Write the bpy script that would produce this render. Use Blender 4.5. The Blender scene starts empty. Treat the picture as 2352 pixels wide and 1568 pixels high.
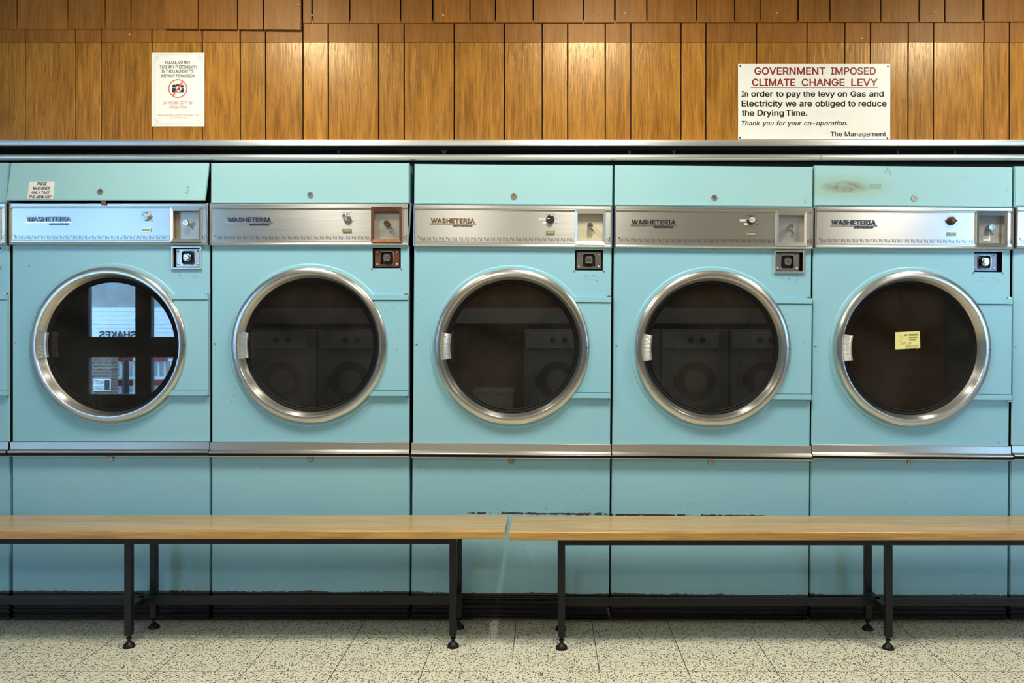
import bpy, bmesh, math, random, os
from math import pi, sin, cos, radians
from mathutils import Vector, Matrix
from mathutils.geometry import interpolate_bezier, delaunay_2d_cdt
import numpy as np

S = bpy.context.scene
COL = S.collection
random.seed(7)

# ------------------------------------------------------------------ camera
F_PX, D, EYE = 1869.0, 3.24, 1.16          # focal length in px, distance to the dryer fronts, lens height
VX, VY = 1258.0, 755.0                     # where the straight-ahead direction lands in the frame
cam = bpy.data.cameras.new('camera')
cam_o = bpy.data.objects.new('camera', cam)
COL.objects.link(cam_o)
cam_o.location = (0, -D, EYE)
cam_o.rotation_euler = (pi / 2, 0, 0)
cam.sensor_width = 36.0
cam.sensor_fit = 'HORIZONTAL'
cam.lens = 36.0 * F_PX / 2352.0
cam.shift_x = -(VX - 1176.0) / 2352.0
cam.shift_y = (VY - 784.0) / 2352.0
cam.clip_start = 0.05
S.camera = cam_o

# ------------------------------------------------------------------ view + world
S.view_settings.view_transform = 'Standard'
S.view_settings.look = 'None'
S.view_settings.exposure = 0.15
S.view_settings.gamma = 1.0
S.view_settings.use_curve_mapping = False
S.cycles.use_denoising = True
S.cycles.max_bounces = 10
S.cycles.diffuse_bounces = 5
S.cycles.glossy_bounces = 5
S.cycles.transparent_max_bounces = 12
S.cycles.sample_clamp_indirect = 6.0

SKY_STRENGTH = 34.0
LAMP_STRENGTH = 106.0
LAMP_COLOR = (1.0, 0.94, 0.80, 1)
wd = bpy.data.worlds.new('overcast')
S.world = wd
wd.use_nodes = True
wd.node_tree.nodes['Background'].inputs[0].default_value = (0.36, 0.66, 1.0, 1)
wd.node_tree.nodes['Background'].inputs[1].default_value = SKY_STRENGTH

# ------------------------------------------------------------------ mesh helpers
def new_bm():
    return bmesh.new()

def quad(bm, pts, mi=0):
    f = bm.faces.new([bm.verts.new(p) for p in pts])
    f.material_index = mi
    return f

def box(bm, x0, x1, y0, y1, z0, z1, mi=0):
    v = [bm.verts.new((x, y, z)) for x in (x0, x1) for y in (y0, y1) for z in (z0, z1)]
    for a in ((0, 1, 3, 2), (4, 6, 7, 5), (0, 4, 5, 1), (2, 3, 7, 6), (0, 2, 6, 4), (1, 5, 7, 3)):
        f = bm.faces.new([v[i] for i in a])
        f.material_index = mi
    return v

def prism(bm, prof, x0, x1, mi=0, axis='X'):
    """closed profile of (y,z) pairs carried along x"""
    a = [bm.verts.new((x0, y, z)) for y, z in prof]
    b = [bm.verts.new((x1, y, z)) for y, z in prof]
    n = len(prof)
    for i in range(n):
        j = (i + 1) % n
        f = bm.faces.new((a[i], b[i], b[j], a[j]))
        f.material_index = mi
    for c in (a, b[::-1]):
        f = bm.faces.new(c)
        f.material_index = mi

def lathe(bm, prof, seg=64, cx=0.0, cy=0.0, cz=0.0, mi=0, axis='Y', a0=0.0, a1=2 * pi):
    """profile of (r, t) pairs turned about an axis; t runs along it"""
    full = abs(a1 - a0 - 2 * pi) < 1e-6
    n = seg if full else seg + 1
    rings = []
    for r, t in prof:
        if r < 1e-7:
            p = (cx, cy + t, cz) if axis == 'Y' else (cx, cy, cz + t)
            rings.append([bm.verts.new(p)])
            continue
        ring = []
        for i in range(n):
            a = a0 + (a1 - a0) * i / seg
            if axis == 'Y':
                ring.append(bm.verts.new((cx + r * cos(a), cy + t, cz + r * sin(a))))
            else:
                ring.append(bm.verts.new((cx + r * cos(a), cy + r * sin(a), cz + t)))
        rings.append(ring)
    for k in range(len(rings) - 1):
        A, B = rings[k], rings[k + 1]
        for i in range(seg):
            j = (i + 1) % n
            if len(A) == 1 and len(B) == 1:
                continue
            if len(A) == 1:
                f = bm.faces.new((A[0], B[j], B[i]))
            elif len(B) == 1:
                f = bm.faces.new((A[i], A[j], B[0]))
            else:
                f = bm.faces.new((A[i], A[j], B[j], B[i]))
            f.material_index = mi

def rect_ring(bm, xo0, xo1, zo0, zo1, xi0, xi1, zi0, zi1, y, mi=0):
    """flat rectangle at depth y with a rectangular hole"""
    quad(bm, [(xo0, y, zo0), (xo1, y, zo0), (xi1, y, zi0), (xi0, y, zi0)], mi)
    quad(bm, [(xo1, y, zo0), (xo1, y, zo1), (xi1, y, zi1), (xi1, y, zi0)], mi)
    quad(bm, [(xo1, y, zo1), (xo0, y, zo1), (xi0, y, zi1), (xi1, y, zi1)], mi)
    quad(bm, [(xo0, y, zo1), (xo0, y, zo0), (xi0, y, zi0), (xi0, y, zi1)], mi)

def to_mesh(name, bm, mats, smooth=False, bevel=0.0, bevel_seg=2, fix=True):
    if bevel > 0:
        bmesh.ops.bevel(bm, geom=list(bm.edges), offset=bevel, segments=bevel_seg, affect='EDGES', profile=0.5)
    if fix:
        bmesh.ops.recalc_face_normals(bm, faces=list(bm.faces))
    me = bpy.data.meshes.new(name)
    bm.to_mesh(me)
    bm.free()
    for m in (mats if isinstance(mats, (list, tuple)) else [mats]):
        me.materials.append(m)
    if smooth:
        me.polygons.foreach_set('use_smooth', [True] * len(me.polygons))
        try:
            me.set_sharp_from_angle(angle=radians(38))
        except Exception:
            pass
    return me

def link(name, me, parent=None, loc=(0, 0, 0), rot=(0, 0, 0)):
    o = bpy.data.objects.new(name, me)
    COL.objects.link(o)
    o.location = loc
    o.rotation_euler = rot
    if parent is not None:
        o.parent = parent
    return o

def obj(name, bm, mats, parent=None, smooth=False, bevel=0.0, loc=(0, 0, 0), rot=(0, 0, 0), fix=True, bevel_seg=2):
    return link(name, to_mesh(name, bm, mats, smooth, bevel, bevel_seg, fix), parent, loc, rot)

def thing(name, label, cat, loc=(0, 0, 0), rot=(0, 0, 0), group=None):
    o = bpy.data.objects.new(name, None)
    COL.objects.link(o)
    o.location = loc
    o.rotation_euler = rot
    o.empty_display_size = 0.1
    o['label'] = label
    o['category'] = cat
    if group:
        o['group'] = group
    return o

def structure(o):
    o['kind'] = 'structure'
    return o

# ------------------------------------------------------------------ material helpers
class NT:
    def __init__(s, name):
        s.m = bpy.data.materials.new(name)
        s.m.use_nodes = True
        s.t = s.m.node_tree
        s.b = s.t.nodes['Principled BSDF']
        s.out = s.t.nodes['Material Output']

    def n(s, kind, **kw):
        nd = s.t.nodes.new(kind)
        for k, v in kw.items():
            setattr(nd, k, v)
        return nd

    def l(s, a, b):
        s.t.links.new(a, b)

    def val(s, sock, v):
        if isinstance(v, bpy.types.NodeSocket):
            s.l(v, sock)
        else:
            sock.default_value = v

    def math(s, op, a, b=0.0, c=None, clamp=False):
        nd = s.n('ShaderNodeMath', operation=op)
        nd.use_clamp = clamp
        s.val(nd.inputs[0], a)
        s.val(nd.inputs[1], b)
        if c is not None:
            s.val(nd.inputs[2], c)
        return nd.outputs[0]

    def coord(s, scale=(1, 1, 1), loc=None, kind='Object'):
        tc = s.n('ShaderNodeTexCoord')
        mp = s.n('ShaderNodeMapping')
        s.l(tc.outputs[kind], mp.inputs[0])
        mp.inputs['Scale'].default_value = scale
        if loc is not None:
            s.val(mp.inputs['Location'], loc)
        return mp.outputs[0]

    def noise(s, vec, scale=5.0, detail=3.0, rough=0.5, dist=0.0):
        nd = s.n('ShaderNodeTexNoise')
        s.l(vec, nd.inputs['Vector'])
        nd.inputs['Scale'].default_value = scale
        nd.inputs['Detail'].default_value = detail
        nd.inputs['Roughness'].default_value = rough
        nd.inputs['Distortion'].default_value = dist
        return nd.outputs['Fac']

    def ramp(s, fac, stops, interp='LINEAR'):
        nd = s.n('ShaderNodeValToRGB')
        nd.color_ramp.interpolation = interp
        el = nd.color_ramp.elements
        while len(el) < len(stops):
            el.new(0.5)
        for e, (p, c) in zip(el, stops):
            e.position = p
            e.color = c if len(c) == 4 else (*c, 1)
        s.val(nd.inputs[0], fac)
        return nd.outputs[0]

    def step(s, fac, lo, hi):
        nd = s.n('ShaderNodeMapRange')
        nd.clamp = True
        s.val(nd.inputs[0], fac)
        nd.inputs[1].default_value = lo
        nd.inputs[2].default_value = hi
        nd.inputs[3].default_value = 0.0
        nd.inputs[4].default_value = 1.0
        return nd.outputs[0]

    def mix(s, fac, a, b, mode='MIX'):
        nd = s.n('ShaderNodeMix', data_type='RGBA', blend_type=mode)
        s.val(nd.inputs[0], fac)
        for sock, v in ((nd.inputs[6], a), (nd.inputs[7], b)):
            if isinstance(v, (tuple, list)):
                sock.default_value = v if len(v) == 4 else (*v, 1)
            else:
                s.l(v, sock)
        return nd.outputs[2]

    def xyz(s, vec):
        nd = s.n('ShaderNodeSeparateXYZ')
        s.l(vec, nd.inputs[0])
        return nd.outputs

    def bump(s, h, strength=0.3, dist=0.002):
        nd = s.n('ShaderNodeBump')
        nd.inputs['Strength'].default_value = strength
        nd.inputs['Distance'].default_value = dist
        s.l(h, nd.inputs['Height'])
        s.l(nd.outputs[0], s.b.inputs['Normal'])

    def base(s, v):
        s.val(s.b.inputs['Base Color'], v if not isinstance(v, tuple) or len(v) == 4 else (*v, 1))

    def set(s, **kw):
        for k, v in kw.items():
            s.val(s.b.inputs[k.replace('_', ' ')], v)

def srgb(r, g, b):
    f = lambda c: (c / 255 / 12.92) if c / 255 <= 0.04045 else ((c / 255 + 0.055) / 1.055) ** 2.4
    return (f(r), f(g), f(b), 1)

def plain(name, col, rough=0.5, metal=0.0, var=0.06, spec=0.5, vscale=30.0):
    t = NT(name)
    f = t.noise(t.coord(), vscale, 2)
    lo = tuple(c * (1 - var) for c in col[:3])
    hi = tuple(min(1, c * (1 + var)) for c in col[:3])
    t.base(t.ramp(f, [(0.3, lo), (0.7, hi)]))
    t.set(Roughness=rough, Metallic=metal)
    t.b.inputs['Specular IOR Level'].default_value = spec
    return t.m

def steel(name, col=(0.76, 0.755, 0.74), rough=0.30, aniso=0.75, tangent='X', streak=0.02):
    t = NT(name)
    t.base(tuple(col))
    sc = {'X': (3, 3, 420), 'Z': (420, 3, 3), 'R': (8, 8, 8)}[tangent]
    f = t.noise(t.coord(sc), 1.0, 3)
    nd = t.n('ShaderNodeMapRange')
    t.l(f, nd.inputs[0])
    nd.inputs[1].default_value, nd.inputs[2].default_value = 0.3, 0.7
    nd.inputs[3].default_value, nd.inputs[4].default_value = rough - streak, rough + streak
    t.l(nd.outputs[0], t.b.inputs['Roughness'])
    t.set(Metallic=1.0, Anisotropic=aniso)
    if tangent == 'R':
        tg = t.n('ShaderNodeTangent', direction_type='RADIAL', axis='Y')
        t.l(tg.outputs[0], t.b.inputs['Tangent'])
        t.set(Anisotropic_Rotation=0.25)
    else:
        cv = t.n('ShaderNodeCombineXYZ')
        cv.inputs[{'X': 2, 'Z': 0}[tangent]].default_value = 1.0      # blur runs across the brushing
        t.l(cv.outputs[0], t.b.inputs['Tangent'])
    return t.m

def enamel(name, col=(0.262, 0.540, 0.675), wear=0.0, rust_z=None, kick=None, stain=None, hue=0.0):
    """turquoise stove enamel with small chips and scratches, optional rusty lower edge, rubbed line or smudge"""
    t = NT(name)
    info = t.n('ShaderNodeObjectInfo')
    off = t.n('ShaderNodeVectorMath', operation='SCALE')
    off.inputs[0].default_value = (37.0, 5.0, 23.0)
    t.l(info.outputs['Random'], off.inputs[3])
    co = t.coord((1, 1, 1), off.outputs[0])
    raw = t.xyz(t.coord())
    big = t.noise(co, 1.6, 2)
    c1 = tuple(c * 0.96 for c in col)
    c2 = (min(1, col[0] * 1.08), col[1] * 1.02, col[2] * 0.98)
    colr = t.ramp(big, [(0.3, c1), (0.7, c2)])
    # chips
    cl = t.noise(co, 4.5, 2)
    ch = t.noise(co, 130.0, 2, 0.5, 0.4)
    chip = t.math('MULTIPLY', t.step(ch, 0.735, 0.755), t.step(cl, 0.50 - wear * 0.2, 0.60))
    colr = t.mix(chip, colr, (0.045, 0.07, 0.07, 1))
    # scratches: two slanted families of thin streaks
    for sc, rot, th in (((300, 1, 14), 0.35, 0.80), ((16, 1, 260), 0.1, 0.80)):
        tc = t.n('ShaderNodeTexCoord')
        mp = t.n('ShaderNodeMapping')
        t.l(tc.outputs['Object'], mp.inputs[0])
        t.l(off.outputs[0], mp.inputs['Location'])
        mp.inputs['Rotation'].default_value = (0, rot, 0)
        mp.inputs['Scale'].default_value = sc
        s_ = t.step(t.noise(mp.outputs[0], 1.0, 1), th, th + 0.02)
        s_ = t.math('MULTIPLY', s_, t.step(cl, 0.52, 0.6))
        colr = t.mix(t.math('MULTIPLY', s_, 0.7), colr, (0.07, 0.12, 0.12, 1))
    if kick is not None:
        z0, x0, x1 = kick
        fine = t.noise(t.coord((45, 1, 120)), 1.0, 4, 0.65)
        dz = t.math('ABSOLUTE', t.math('SUBTRACT', raw[2], z0))
        band = t.step(t.math('ADD', dz, t.math('MULTIPLY', t.math('SUBTRACT', fine, 0.5), 0.016)), 0.0048, 0.0030)
        inx = t.math('MULTIPLY', t.step(raw[0], x0 - 0.03, x0), t.step(raw[0], x1 + 0.03, x1))
        brk = t.step(t.noise(t.coord((12, 1, 1)), 1.0, 5, 0.7), 0.43, 0.45)
        colr = t.mix(t.math('MULTIPLY', t.math('MULTIPLY', band, inx), brk), colr, (0.055, 0.032, 0.022, 1))
        sp = t.noise(co, 240.0, 2)
        hgt = t.math('MULTIPLY', t.step(raw[2], z0 + 0.10, z0 - 0.01), t.step(raw[2], z0 - 0.03, z0 - 0.01))
        dens = t.math('MULTIPLY', hgt, t.step(t.noise(co, 7.0, 2), 0.45, 0.7))
        sp = t.step(t.math('ADD', sp, t.math('MULTIPLY', dens, 0.13)), 0.735, 0.75)
        colr = t.mix(t.math('MULTIPLY', sp, inx), colr, (0.07, 0.10, 0.10, 1))
    if rust_z is not None:
        rn = t.noise(t.coord((60, 1, 60), off.outputs[0]), 1.0, 4, 0.65)
        rn2 = t.noise(t.coord((5, 1, 1), off.outputs[0]), 1.0, 2)
        h = t.math('SUBTRACT', raw[2], rust_z)
        lim = t.math('MULTIPLY', t.math('MULTIPLY', rn, rn2), 0.030)
        rust = t.step(t.math('SUBTRACT', h, lim), 0.0008, -0.0008)
        colr = t.mix(rust, colr, (0.020, 0.013, 0.011, 1))
    if stain is not None:
        sx, sz, rx, rz = stain
        dx = t.math('DIVIDE', t.math('SUBTRACT', raw[0], sx), rx)
        dzz = t.math('DIVIDE', t.math('SUBTRACT', raw[2], sz), rz)
        r2 = t.math('ADD', t.math('MULTIPLY', dx, dx), t.math('MULTIPLY', dzz, dzz))
        wob = t.noise(t.coord((14, 1, 30)), 1.0, 4, 0.6, 1.0)
        halo = t.step(r2, 6.5, 0.4)
        colr = t.mix(t.math('MULTIPLY', halo, 0.55), colr, (0.30, 0.42, 0.27, 1))
        core = t.math('MULTIPLY', t.step(r2, 1.4, 0.1), t.step(wob, 0.30, 0.58))
        colr = t.mix(t.math('MULTIPLY', core, 0.85), colr, (0.17, 0.135, 0.085, 1))
    t.base(colr)
    t.set(Roughness=0.36)
    t.b.inputs['Coat Weight'].default_value = 0.15
    t.b.inputs['Coat Roughness'].default_value = 0.2
    t.bump(t.noise(co, 9.0, 3), 0.05, 0.01)
    return t.m

def timber(name, axis, dark, light, rough=0.38, gscale=1.0, island=True, bump=0.25, island_var=0.12, spec=0.5, tint=(1, 1, 1, 1), pores=0.45):
    """wood grain running along one object axis"""
    t = NT(name)
    geo = t.n('ShaderNodeNewGeometry')
    rnd = geo.outputs['Random Per Island']
    off = t.n('ShaderNodeCombineXYZ')
    t.l(t.math('MULTIPLY', rnd, 31.0), off.inputs[0])
    t.l(t.math('MULTIPLY', rnd, 17.0), off.inputs[1])
    t.l(t.math('MULTIPLY', rnd, 11.0), off.inputs[2])
    loc = off.outputs[0] if island else (0.0, 0.0, 0.0)
    g = gscale
    def sc(a, l):
        return {'Z': (a, a, l), 'X': (l, a, a)}[axis]
    lng = t.noise(t.coord(sc(9 * g, 1.3 * g), loc), 1.0, 3, 0.5)                 # broad cathedral shapes
    rings = t.n('ShaderNodeMath', operation='FRACT')
    t.l(t.math('MULTIPLY', lng, 7.0), rings.inputs[0])
    ringf = t.math('ABSOLUTE', t.math('SUBTRACT', rings.outputs[0], 0.5))
    fib = t.noise(t.coord(sc(170 * g, 7 * g), loc), 1.0, 3, 0.6)                 # fibres
    pore = t.noise(t.coord(sc(330 * g, 22 * g), loc), 1.0, 2, 0.6, 0.3)          # short pores
    f = t.math('ADD', t.math('MULTIPLY', fib, 0.75), t.math('MULTIPLY', ringf, 0.28))
    f = t.math('ADD', f, t.math('MULTIPLY', t.math('SUBTRACT', lng, 0.5), 0.35))
    colr = t.ramp(f, [(0.25, dark), (0.68, light)])
    pr = t.step(pore, 0.58, 0.72)
    colr = t.mix(t.math('MULTIPLY', pr, pores), colr, tuple(c * 0.55 for c in dark[:3]))
    if island:
        hv = t.n('ShaderNodeHueSaturation')
        t.l(colr, hv.inputs['Color'])
        t.l(t.math('ADD', t.math('MULTIPLY', rnd, island_var * 2), 1.0 - island_var), hv.inputs['Value'])
        colr = hv.outputs[0]
    t.base(colr)
    t.set(Roughness=rough)
    t.b.inputs['Specular IOR Level'].default_value = spec
    t.b.inputs['Specular Tint'].default_value = tint
    t.bump(t.math('SUBTRACT', fib, t.math('MULTIPLY', pr, 0.4)), bump, 0.0012)
    return t.m

def terrazzo(name):
    t = NT(name)
    co = t.coord()
    raw = t.xyz(co)
    # chips of stone
    warp = t.n('ShaderNodeTexNoise')
    t.l(co, warp.inputs['Vector'])
    warp.inputs['Scale'].default_value = 70
    wv = t.n('ShaderNodeVectorMath', operation='MULTIPLY_ADD')
    t.l(warp.outputs['Color'], wv.inputs[0])
    wv.inputs[1].default_value = (0.010, 0.010, 0.0)
    t.l(co, wv.inputs[2])
    base = t.mix(t.noise(co, 9, 3), srgb(226, 224, 206), srgb(212, 209, 188))
    mask_tot = None
    for scale, th, seed in ((120.0, 0.40, 0.0), (180.0, 0.42, 3.7), (75.0, 0.25, 9.1)):
        mp = t.n('ShaderNodeMapping')
        t.l(wv.outputs[0], mp.inputs[0])
        mp.inputs['Location'].default_value = (seed, seed * 1.7, 0)
        vo = t.n('ShaderNodeTexVoronoi', feature='F1', voronoi_dimensions='2D')
        t.l(mp.outputs[0], vo.inputs['Vector'])
        vo.inputs['Scale'].default_value = scale
        hue = t.xyz(vo.outputs['Color'])
        pick = t.math('GREATER_THAN', hue[0], 0.45)
        rad = t.math('MULTIPLY', hue[1], th)
        m = t.math('MULTIPLY', t.math('LESS_THAN', vo.outputs['Distance'], rad), pick)
        cc = t.ramp(hue[2], [(0.0, srgb(48, 47, 39)), (0.45, srgb(76, 74, 60)), (0.72, srgb(112, 98, 70)),
                             (0.84, srgb(138, 84, 62)), (0.94, srgb(80, 92, 84))], 'CONSTANT')
        base = t.mix(m, base, cc)
    # tile joints every 0.3 m
    def joint(sock, o):
        fr = t.math('FRACT', t.math('ADD', t.math('DIVIDE', t.math('SUBTRACT', sock, o), 0.3), 100.5))
        d = t.math('ABSOLUTE', t.math('SUBTRACT', fr, 0.5))
        return t.step(d, 0.0066, 0.0040)
    j = t.math('MAXIMUM', joint(raw[0], -0.125), joint(raw[1], -0.182))
    j = t.math('MULTIPLY', j, t.step(t.noise(co, 3.0, 2), 0.36, 0.5))
    base = t.mix(t.math('MULTIPLY', j, 0.9), base, srgb(48, 45, 36))
    # darker floor along the foot of the machines
    gn = t.noise(co, 14, 4)
    edge = t.step(t.math('ADD', raw[1], t.math('MULTIPLY', t.math('SUBTRACT', gn, 0.5), 0.05)), -0.05, 0.01)
    base = t.mix(t.math('MULTIPLY', edge, 0.3), base, srgb(70, 64, 50))
    t.base(base)
    t.set(Roughness=0.42)
    return t.m

M = {}
M['enamel'] = enamel('turquoise enamel')
M['lid_enamel_lit'] = enamel('warm-lit lid enamel', (0.310, 0.575, 0.640))  # warm light from above painted into the lids' base colour
M['steel'] = steel('brushed steel across')
M['steel_end'] = steel('brushed steel upright', tangent='Z', rough=0.22)
M['kick'] = steel('brushed kick steel', (0.60, 0.58, 0.56), 0.30, 0.7, 'X')
M['scribble'] = plain('faded green pen', (0.20, 0.34, 0.30), 0.6)
M['ring'] = steel('spun steel', (0.66, 0.645, 0.62), 0.26, 0.5, 'R', 0.02)
M['spun'] = steel('spun knob face', (0.62, 0.61, 0.60), 0.28, 0.8, 'R', 0.03)
M['alu'] = steel('extruded aluminium', (0.84, 0.84, 0.83), 0.38, 0.6, 'X', 0.03)
M['handle'] = plain('cast satin chrome', (0.86, 0.86, 0.86), 0.32, 1.0, 0.03)
M['chrome'] = plain('chrome', (0.80, 0.80, 0.80), 0.12, 1.0, 0.03)
M['dull_chrome'] = plain('dull chrome', (0.42, 0.42, 0.42), 0.28, 1.0, 0.1)
M['brass'] = plain('lock brass', (0.36, 0.30, 0.20), 0.35, 1.0, 0.15)
M['nickel'] = plain('lock nickel', (0.50, 0.47, 0.42), 0.3, 1.0, 0.1)
M['black'] = plain('black plastic', (0.012, 0.012, 0.013), 0.4)
M['void'] = plain('black recess', (0.004, 0.004, 0.005), 0.9)
M['rubber'] = plain('black rubber gasket', (0.005, 0.005, 0.006), 0.6, spec=0.2)
M['drum'] = plain('dark drum', (0.012, 0.012, 0.013), 0.6, 0.0)
M['iron'] = plain('black painted steel', (0.0065, 0.0065, 0.008), 0.42, 0.0, 0.2, spec=0.3)
M['plinth'] = plain('black vinyl plinth', (0.014, 0.013, 0.016), 0.42, 0.0, 0.3, vscale=60)
M['copper'] = plain('bare copper plate', (0.20, 0.085, 0.045), 0.35, 0.7, 0.2)
M['cream'] = plain('cream plate', (0.62, 0.55, 0.38), 0.5)
M['silver_plate'] = plain('satin silver plate', (0.50, 0.48, 0.44), 0.35, 0.85)
M['blue_plate'] = plain('bluish worn plate', (0.16, 0.17, 0.22), 0.3, 0.6)
M['grey_plate'] = plain('grey plate', (0.26, 0.26, 0.26), 0.45)
M['ink'] = plain('dark printing ink', (0.014, 0.014, 0.010), 0.5, spec=0.2)
M['ink_red'] = plain('red printing ink', (0.22, 0.018, 0.014), 0.35, spec=0.3)
M['ink_brick'] = plain('brick red printing ink', (0.42, 0.085, 0.06), 0.6)
M['ink_orange'] = plain('orange red printing ink', (0.60, 0.13, 0.07), 0.6)
M['ink_navy'] = plain('dark navy printing ink', (0.016, 0.014, 0.03), 0.6)
M['ink_grey'] = plain('pale grey printing ink', (0.50, 0.52, 0.50), 0.6)
M['ink_olive'] = plain('olive printing ink', (0.10, 0.09, 0.015), 0.6)
M['paper'] = plain('white paper', (0.80, 0.80, 0.76), 0.6, var=0.02)
M['board'] = plain('white gloss board', (0.80, 0.80, 0.77), 0.30, var=0.02)
M['label'] = plain('white label', (0.82, 0.82, 0.79), 0.5, var=0.02)
M['yellow'] = plain('yellow paper', (0.78, 0.72, 0.28), 0.6, var=0.03)
M['emblem'] = plain('dark-reflection emblem chrome', (0.13, 0.14, 0.19), 0.25, 1.0, 0.1)  # dark bluish reflections painted into the chrome's base colour
M['emblem_bar'] = plain('bright emblem chrome', (0.75, 0.75, 0.77), 0.2, 1.0, 0.05)
M['lens'] = plain('olive lamp lens', (0.34, 0.32, 0.14), 0.3)
M['knob_red'] = plain('red cap', (0.22, 0.02, 0.02), 0.35)
M['tape'] = plain('grey tape scrap', (0.20, 0.20, 0.24), 0.7)
M['wall_wood'] = timber('oak faced wall board', 'Z', (0.175, 0.066, 0.008), (0.450, 0.205, 0.032), 0.27, 1.0, True, 0.35, spec=0.5, tint=(1.0, 0.80, 0.50, 1), pores=0.65)
M['wall_wood_top'] = timber('smooth teak wall board', 'Z', (0.185, 0.070, 0.012), (0.310, 0.128, 0.025), 0.45, 0.8, True, 0.08, spec=0.3, tint=(1.0, 0.80, 0.55, 1))
M['bench_wood'] = timber('oak bench veneer', 'X', (0.34, 0.215, 0.085), (0.53, 0.375, 0.17), 0.26, 0.55, False, 0.10)
M['lip_wood'] = timber('oak bench edge', 'X', (0.34, 0.175, 0.045), (0.60, 0.355, 0.115), 0.30, 0.7, False, 0.15)
M['floor'] = terrazzo('terrazzo tiles')
M['plaster'] = plain('white plaster', (0.74, 0.73, 0.69), 0.8, var=0.02)
M['dark_paint'] = plain('charcoal paint', (0.03, 0.035, 0.04), 0.6)
M['washer'] = plain('grey washer enamel', (0.22, 0.24, 0.27), 0.35, 0.2)
M['washer_panel'] = plain('light washer panel', (0.48, 0.50, 0.54), 0.3, 0.3)
M['concrete'] = plain('grey concrete', (0.28, 0.28, 0.28), 0.8, var=0.15, vscale=6)
M['white_metal'] = plain('white shutter metal', (0.70, 0.74, 0.80), 0.5)
M['asphalt'] = plain('asphalt', (0.12, 0.12, 0.125), 0.9, var=0.2)

def brick_mat():
    t = NT('brown brickwork')
    b = t.n('ShaderNodeTexBrick')
    t.l(t.coord((1, 1, 1)), b.inputs['Vector'])
    sw = t.n('ShaderNodeMapping')
    b.inputs['Color1'].default_value = (0.20, 0.13, 0.10, 1)
    b.inputs['Color2'].default_value = (0.15, 0.09, 0.07, 1)
    b.inputs['Mortar'].default_value = (0.35, 0.33, 0.30, 1)
    b.inputs['Scale'].default_value = 4.5
    tc = t.n('ShaderNodeTexCoord')
    t.l(tc.outputs['Object'], sw.inputs[0])
    sw.inputs['Rotation'].default_value = (pi / 2, 0, 0)
    t.l(sw.outputs[0], b.inputs['Vector'])
    t.base(b.outputs['Color'])
    t.set(Roughness=0.85)
    return t.m
M['brick'] = brick_mat()

def lamp_mat():
    t = NT('lit diffuser')
    t.base((0.9, 0.9, 0.85))
    t.b.inputs['Emission Color'].default_value = LAMP_COLOR
    t.b.inputs['Emission Strength'].default_value = LAMP_STRENGTH
    return t.m
M['lamp'] = lamp_mat()

def clear_glass(name, tint, ior=1.5, boost=1.0, haze=0.0):
    """flat pane: see-through with a Fresnel mirror image"""
    t = NT(name)
    tr = t.n('ShaderNodeBsdfTransparent')
    tr.inputs[0].default_value = (*tint, 1)
    gl = t.n('ShaderNodeBsdfGlossy')
    gl.inputs['Roughness'].default_value = 0.0
    fr = t.n('ShaderNodeFresnel')
    fr.inputs['IOR'].default_value = ior
    mx = t.n('ShaderNodeMixShader')
    t.l(t.math('MULTIPLY', fr.outputs[0], boost, clamp=True), mx.inputs[0])
    t.l(tr.outputs[0], mx.inputs[1])
    t.l(gl.outputs[0], mx.inputs[2])
    res = mx.outputs[0]
    if haze > 0:  # patchy pale diffuse haze mixed over the pane
        df = t.n('ShaderNodeBsdfDiffuse')
        df.inputs[0].default_value = (0.50, 0.47, 0.42, 1)
        m2 = t.n('ShaderNodeMixShader')
        sm = t.noise(t.coord((3, 3, 3)), 1.6, 3)
        t.l(t.math('MULTIPLY', t.step(sm, 0.2, 0.8), haze), m2.inputs[0])
        t.l(res, m2.inputs[1])
        t.l(df.outputs[0], m2.inputs[2])
        res = m2.outputs[0]
    t.l(res, t.out.inputs['Surface'])
    return t.m
M['door_glass'] = clear_glass('smoked door glass', (0.30, 0.30, 0.30), 1.55, 1.7, 0.05)
M['pane'] = clear_glass('window glass', (0.93, 0.96, 0.95))

# ------------------------------------------------------------------ text
def load_font():
    try:
        p = os.path.join(bpy.utils.system_resource('DATAFILES'), 'fonts', 'Inter.woff2')
        if os.path.exists(p):
            return bpy.data.fonts.load(p)
    except Exception:
        pass
    return None
FONT = load_font()
_tm = {}
def glyphs(s, shear):
    """outline of a string filled contour by contour, so overlapping strokes stay solid"""
    key = (s, shear)
    if key in _tm:
        return _tm[key]
    c = bpy.data.curves.new('lettering', 'FONT')
    if FONT:
        c.font = FONT
    c.body = s
    c.size = 1.0
    c.shear = shear
    o = bpy.data.objects.new('lettering', c)
    COL.objects.link(o)
    dg = bpy.context.evaluated_depsgraph_get()
    dg.update()
    cu = o.evaluated_get(dg).to_curve(dg)
    loops = []
    for sp in cu.splines:
        pts = []
        if sp.type == 'BEZIER':
            bp = sp.bezier_points
            n = len(bp)
            for i in range(n):
                p, q = bp[i], bp[(i + 1) % n]
                straight = (p.handle_right - p.co).cross(q.co - p.co).length < 1e-6 and (q.handle_left - q.co).cross(q.co - p.co).length < 1e-6
                pts += [Vector((p.co.x, p.co.y))] if straight else [Vector((v.x, v.y)) for v in interpolate_bezier(p.co, p.handle_right, q.handle_left, q.co, 5)[:-1]]
        else:
            pts = [Vector((p.co.x, p.co.y)) for p in sp.points]
        cl = []
        for p in pts:
            if not cl or (p - cl[-1]).length > 1e-5:
                cl.append(p)
        if len(cl) > 2:
            loops.append(cl)
    bpy.data.objects.remove(o)
    bpy.data.curves.remove(c)
    _tm[key] = loops
    return loops

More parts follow.
